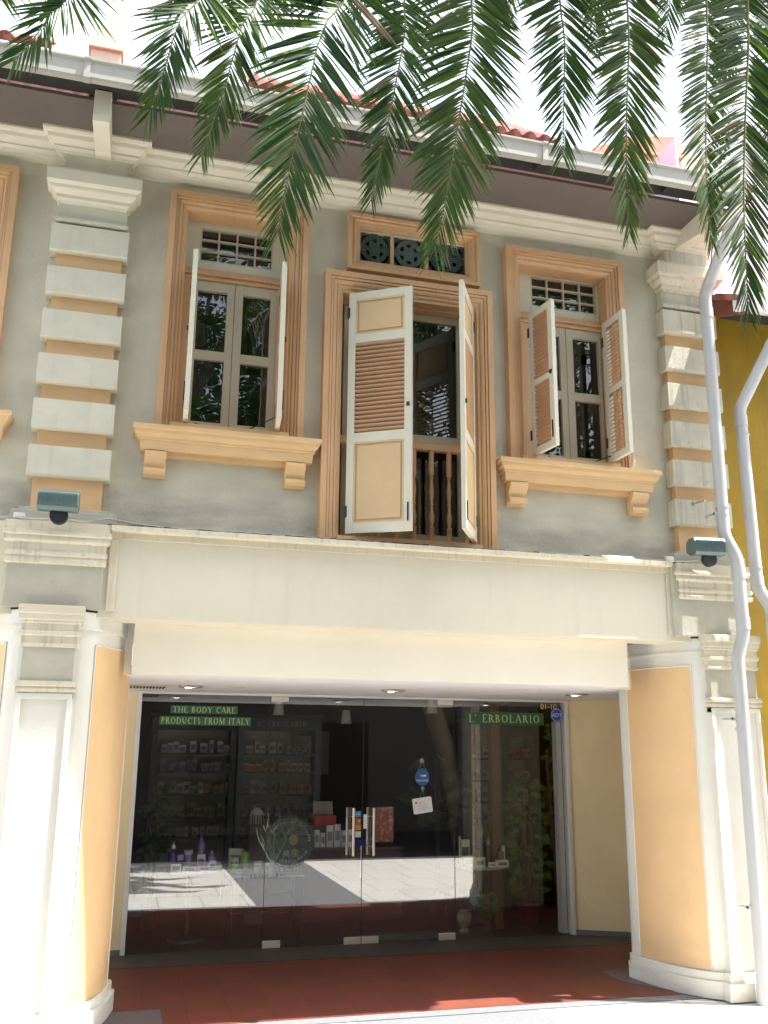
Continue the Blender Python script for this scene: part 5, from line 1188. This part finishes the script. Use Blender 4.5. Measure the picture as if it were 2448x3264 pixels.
# let light glow through the leaflets
for mm in (frond_m, frond_m2):
    nt = mm.node_tree; bs = nt.nodes['Principled BSDF']; out = nt.nodes['Material Output']
    tr = nt.nodes.new('ShaderNodeBsdfTranslucent'); tr.inputs['Color'].default_value = (0.14, 0.26, 0.03, 1)
    mx = nt.nodes.new('ShaderNodeMixShader'); mx.inputs[0].default_value = 0.24
    nt.links.new(bs.outputs[0], mx.inputs[1]); nt.links.new(tr.outputs[0], mx.inputs[2]); nt.links.new(mx.outputs[0], out.inputs['Surface'])
def bez(P, n):
    """Catmull-Rom through P"""
    P = [Vector(p) for p in P]; out = []
    for i in range(len(P)-1):
        p0 = P[max(i-1, 0)]; p1 = P[i]; p2 = P[i+1]; p3 = P[min(i+2, len(P)-1)]
        for k in range(n):
            t = k/n; out.append(0.5*((2*p1)+(p2-p0)*t+(2*p0-5*p1+4*p2-p3)*t*t+(3*p1-p0-3*p2+p3)*t**3))
    out.append(P[-1]); return out
def frond(tree, pts, Lmax, seed, face=Vector((0, -1, 0.15)), spacing=0.0165, mt=None, tipang=30, wid=0.0080, bare=0.6, vfold=0.35, wind=0.0):
    rg = random.Random(seed); c = bez(pts, 14)
    # arc-length resample
    acc = [0]
    for i in range(1, len(c)): acc.append(acc[-1]+(c[i]-c[i-1]).length)
    tot = acc[-1]
    def at(s):
        s = min(max(s, 0), tot-1e-5)
        for i in range(1, len(c)):
            if acc[i] >= s:
                t = (s-acc[i-1])/max(1e-6, acc[i]-acc[i-1]); return c[i-1].lerp(c[i], t), (c[i]-c[i-1]).normalized()
    e = empty('frond', c[0], None, None, None, tree)
    rb = MB(); n = 40; rb.tube([at(tot*i/n)[0] for i in range(n+1)], [0.014*(1-i/n)+0.0022 for i in range(n+1)], 6); rb.build('rachis', rach_m, e, smooth=True)
    b = MB(); s = bare
    while s < tot:
        p, t = at(s); u = s/tot; rem = tot-s
        L = Lmax*min(1.0, 0.44+rem*0.80)*min(1, 0.5+u*2)
        L = min(L, Lmax)
        f = (face - t*face.dot(t)).normalized(); side = t.cross(f).normalized()
        ang = tipang + (57-tipang)*min(1, rem/1.2)
        for sg in (-1, 1):
            a = R(ang + rg.uniform(-6, 6)); fold = R(rg.uniform(2, 26))
            d = (t*math.cos(a) + (side*sg*math.cos(fold) + f*math.sin(fold)*vfold)*math.sin(a)).normalized()
            ll = L*rg.uniform(0.82, 1.08); w = wid*rg.uniform(0.8, 1.2)*(0.72+0.62*min(1, rem/1.0))
            if rem < 0.25: w *= 0.6+rem*1.6
            nn = d.cross(t*sg).normalized(); wv = d.cross(nn).normalized()
            tw = rg.uniform(-0.9, 0.9); wv2 = (wv*math.cos(tw)+nn*math.sin(tw))
            P = []; q = Vector(p); dd = Vector(d)
            prof_ = (0.35, 1.0, 0.95, 0.62, 0.0)
            for k in range(5):
                P.append((q, wv2*w*prof_[k])); dd = (dd + Vector((wind*0.03, 0, -0.02-0.045*rg.random()))).normalized(); q = q + dd*ll/4
            base = len(b.v)
            for k in range(4):
                q_, w_ = P[k]; b.v += [tuple(q_-w_), tuple(q_+nn*w*0.35*(1 if k else 0)), tuple(q_+w_)]
            b.v.append(tuple(P[4][0]))
            for k in range(3):
                i0 = base+3*k
                b.f.append((i0, i0+1, i0+4, i0+3)); b.f.append((i0+1, i0+2, i0+5, i0+4))
            i0 = base+9; b.f.append((i0, i0+1, base+12)); b.f.append((i0+1, i0+2, base+12))
        s += spacing*rg.uniform(0.7, 1.3)
    me = bpy.data.meshes.new('leaflets'); me.from_pydata(b.v, [], b.f); me.update(); me.materials.append(mt or frond_m); me.materials.append(frond_m2 if mt is not frond_m2 else frond_m); me.materials.append(frond_dry)
    for li in range(len(me.polygons)//8):
        q_ = rg.random(); mi = 2 if q_ < 0.035 else (1 if q_ < 0.22 else 0)
        if mi:
            for pi in range(li*8, li*8+8): me.polygons[pi].material_index = mi
    o = bpy.data.objects.new('leaflets', me); COL.objects.link(o); o.parent = e; o.matrix_parent_inverse = e.matrix_world.inverted()
    return e
bark = mat('palm_bark', (0.14, 0.11, 0.08), 0.9, 0.4, 14, 0.8, 20)
def palm(x, y, h, label, lean=0.0):
    p = empty('palm_tree', (x, y, -0.1), label, 'palm tree', 'palms hanging over the lane')
    b = MB(); pts = []; rs = []
    for k in range(40):
        z = -0.1+(h+0.1)*k/39; pts.append((x+0.05*math.sin(z*0.6)+lean*(1-max(0, z/h)**1.5), y-0.25*abs(lean)*(1-max(0, z)/h), z)); rs.append((0.20-0.07*k/39)*(1.0+0.06*(k % 2)))
    b.tube(pts, rs, 18); b.build('trunk', bark, p, smooth=False)
    b = MB(); b.lathe((x, y, h), [(0.12, -0.2), (0.26, 0.0), (0.22, 0.3), (0.08, 0.6)], 16); b.build('crown_shaft', bark, p, smooth=True)
    return p
PA = palm(-2.9, 1.4, 7.0, 'palm on the left whose fronds hang over the left window')
PB = palm(3.1, 2.1, 7.2, 'palm on the right whose fronds hang over the right window and corner', 3.3)
CA = Vector((-2.9, 1.4, 7.3)); CB = Vector((3.1, 2.1, 7.5))
# hanging fronds: tree, depth, pixel track in the photo (top to tip), leaflet length, seed, yellowish
HF = [
 (PA, CA, 3.7, [(200, -160), (150, 60), (40, 200)], 0.36, 1, 0, 24),
 (PA, CA, 3.9, [(620, -160), (560, 90), (500, 300), (466, 380)], 0.34, 2, 0, 22),
 (PA, CA, 4.0, [(800, -160), (760, 110), (700, 330), (640, 500)], 0.32, 3, 1, 22),
 (PA, CA, 3.7, [(1080, -160), (1020, 110), (960, 380), (905, 620), (886, 750)], 0.42, 4, 0, 24),
 (PB, CB, 4.0, [(1330, -160), (1290, 110), (1245, 350), (1200, 560), (1182, 640)], 0.32, 5, 0, 22),
 (PB, CB, 3.7, [(1540, -160), (1505, 110), (1460, 400), (1420, 640), (1385, 800)], 0.40, 6, 1, 22),
 (PB, CB, 3.9, [(1805, -160), (1800, 150), (1796, 380), (1794, 500)], 0.37, 7, 0, 30),
 (PB, CB, 3.8, [(2020, -160), (2005, 150), (1996, 420), (2000, 640), (2006, 740)], 0.34, 8, 1, 20),
 (PB, CB, 4.1, [(2265, -160), (2255, 150), (2250, 450), (2258, 680), (2272, 790)], 0.30, 9, 1, 18),
 (PB, CB, 3.6, [(2395, -160), (2385, 150), (2374, 420), (2371, 650), (2380, 880), (2386, 1000)], 0.36, 10, 0, 20),
 (PB, CB, 4.3, [(2500, -160), (2490, 200), (2475, 450), (2455, 620)], 0.34, 11, 1, 24),
 (PB, CB, 4.5, [(1180, -220), (1150, -60), (1120, 60)], 0.34, 12, 0, 26),
 (PB, CB, 4.6, [(1660, -220), (1640, -80), (1610, 40)], 0.36, 13, 0, 26),
 (PA, CA, 4.5, [(950, -220), (920, -70), (880, 50)], 0.32, 14, 0, 26),
 (PB, CB, 4.6, [(2150, -220), (2140, -40), (2120, 120)], 0.36, 15, 0, 26),
 (PA, CA, 4.4, [(330, -260), (300, -150), (250, -40)], 0.32, 16, 0, 26),
 (PA, CA, 4.3, [(-60, -200), (-80, 0), (-130, 200)], 0.34, 17, 0, 26),
 (PB, CB, 4.6, [(2340, -240), (2330, 20), (2310, 250)], 0.36, 18, 0, 26),
 (PB, CB, 4.7, [(1905, -240), (1900, -40), (1890, 150)], 0.38, 22, 1, 26),
 (PA, CA, 4.7, [(1120, -300), (1090, -160), (1060, -40)], 0.40, 23, 0, 26),
]
for tr, C_, Y, trk, L, sd, yl, ta in HF:
    rg = random.Random(sd*77)
    P = [PX(x, y, Y + 0.12*i/len(trk)) for i, (x, y) in enumerate(trk)]
    top = P[0]; sh_ = top + Vector(((C_.x-top.x)*0.30, (C_.y-top.y)*0.30, 0.75 + 0.1*rg.random()))
    mid = C_.lerp(sh_, 0.55) + Vector((0, 0, 0.75))
    frond(tr, [C_, mid, sh_] + P, L*0.96, sd, mt=frond_m2 if yl else frond_m, tipang=ta)
# the rest of both crowns
for tr, C_, n, s0 in ((PA, CA, 13, 100), (PB, CB, 15, 200)):
    for k in range(n):
        rg = random.Random(s0+k); a = 2*math.pi*(k+0.3*rg.random())/n
        if math.sin(a) > 0.35: continue
        d = Vector((math.cos(a), math.sin(a), 0)); l = rg.uniform(2.4, 3.1) if tr is PA else rg.uniform(1.7, 2.2); up_ = rg.uniform(0.3, 1.2)
        frond(tr, [C_, C_+d*l*0.4+Vector((0, 0, up_)), C_+d*l*0.8+Vector((0, 0, up_*0.6)), C_+d*l*1.05+Vector((0, 0, -0.8-rg.random()))], 0.42, s0+k, face=Vector((0, 0, 1)), spacing=0.035, wid=0.016)

# leafy trees behind the opposite house: seen as the green reflections in the upper windows
def leafy_tree(x, y, z0, zc, rx, rz, label, seed, n=11000):
    rg = random.Random(seed); t = empty('leafy_tree', (x, y, -0.1), label, 'tree', 'leafy trees behind the opposite house')
    b = MB(); b.tube([(x, y, -0.1), (x+0.1, y, 3), (x, y, zc-rz*0.4)], [0.28, 0.22, 0.14], 12)
    limbs = []
    for k in range(9):
        a = 2*math.pi*k/9; e_ = Vector((x+rx*0.7*math.cos(a), y+rx*0.7*math.sin(a), zc+rz*rg.uniform(-0.4, 0.7))); limbs.append(e_)
        b.tube([(x, y, zc-rz*0.5), ((x+e_.x)/2, (y+e_.y)/2, zc-rz*0.1), e_], [0.10, 0.06, 0.02], 7)
    b.build('trunk', bark, t)
    cl = [Vector((x+rx*rg.uniform(-.8, .8), y+rx*rg.uniform(-.8, .8), zc+rz*rg.uniform(-.8, .8))) for _ in range(34)] + limbs
    b = MB()
    for i in range(n):
        c = rg.choice(cl) + Vector((rg.gauss(0, 0.42), rg.gauss(0, 0.42), rg.gauss(0, 0.36)))
        d = Vector((rg.uniform(-1, 1), rg.uniform(-1, 1), rg.uniform(-1, 0.3))).normalized(); s = d.orthogonal().normalized()*0.055; L = rg.uniform(0.12, 0.22)
        b.face([c, c+d*L*0.5+s, c+d*L, c+d*L*0.5-s])
    b.build('crown', mat('tree_leaf', (0.05, 0.10, 0.025), 0.5, 0.4, 3), t)
leafy_tree(1.2, -9.8, 0, 13.6, 3.4, 5.2, 'nearest leafy tree behind the opposite house', 5)
leafy_tree(6.8, -10.5, 0, 13.6, 3.6, 5.2, 'leafy tree in the middle behind the opposite house', 6)
leafy_tree(12.5, -9.6, 0, 13.6, 3.6, 5.2, 'leafy tree at the right behind the opposite house', 8)
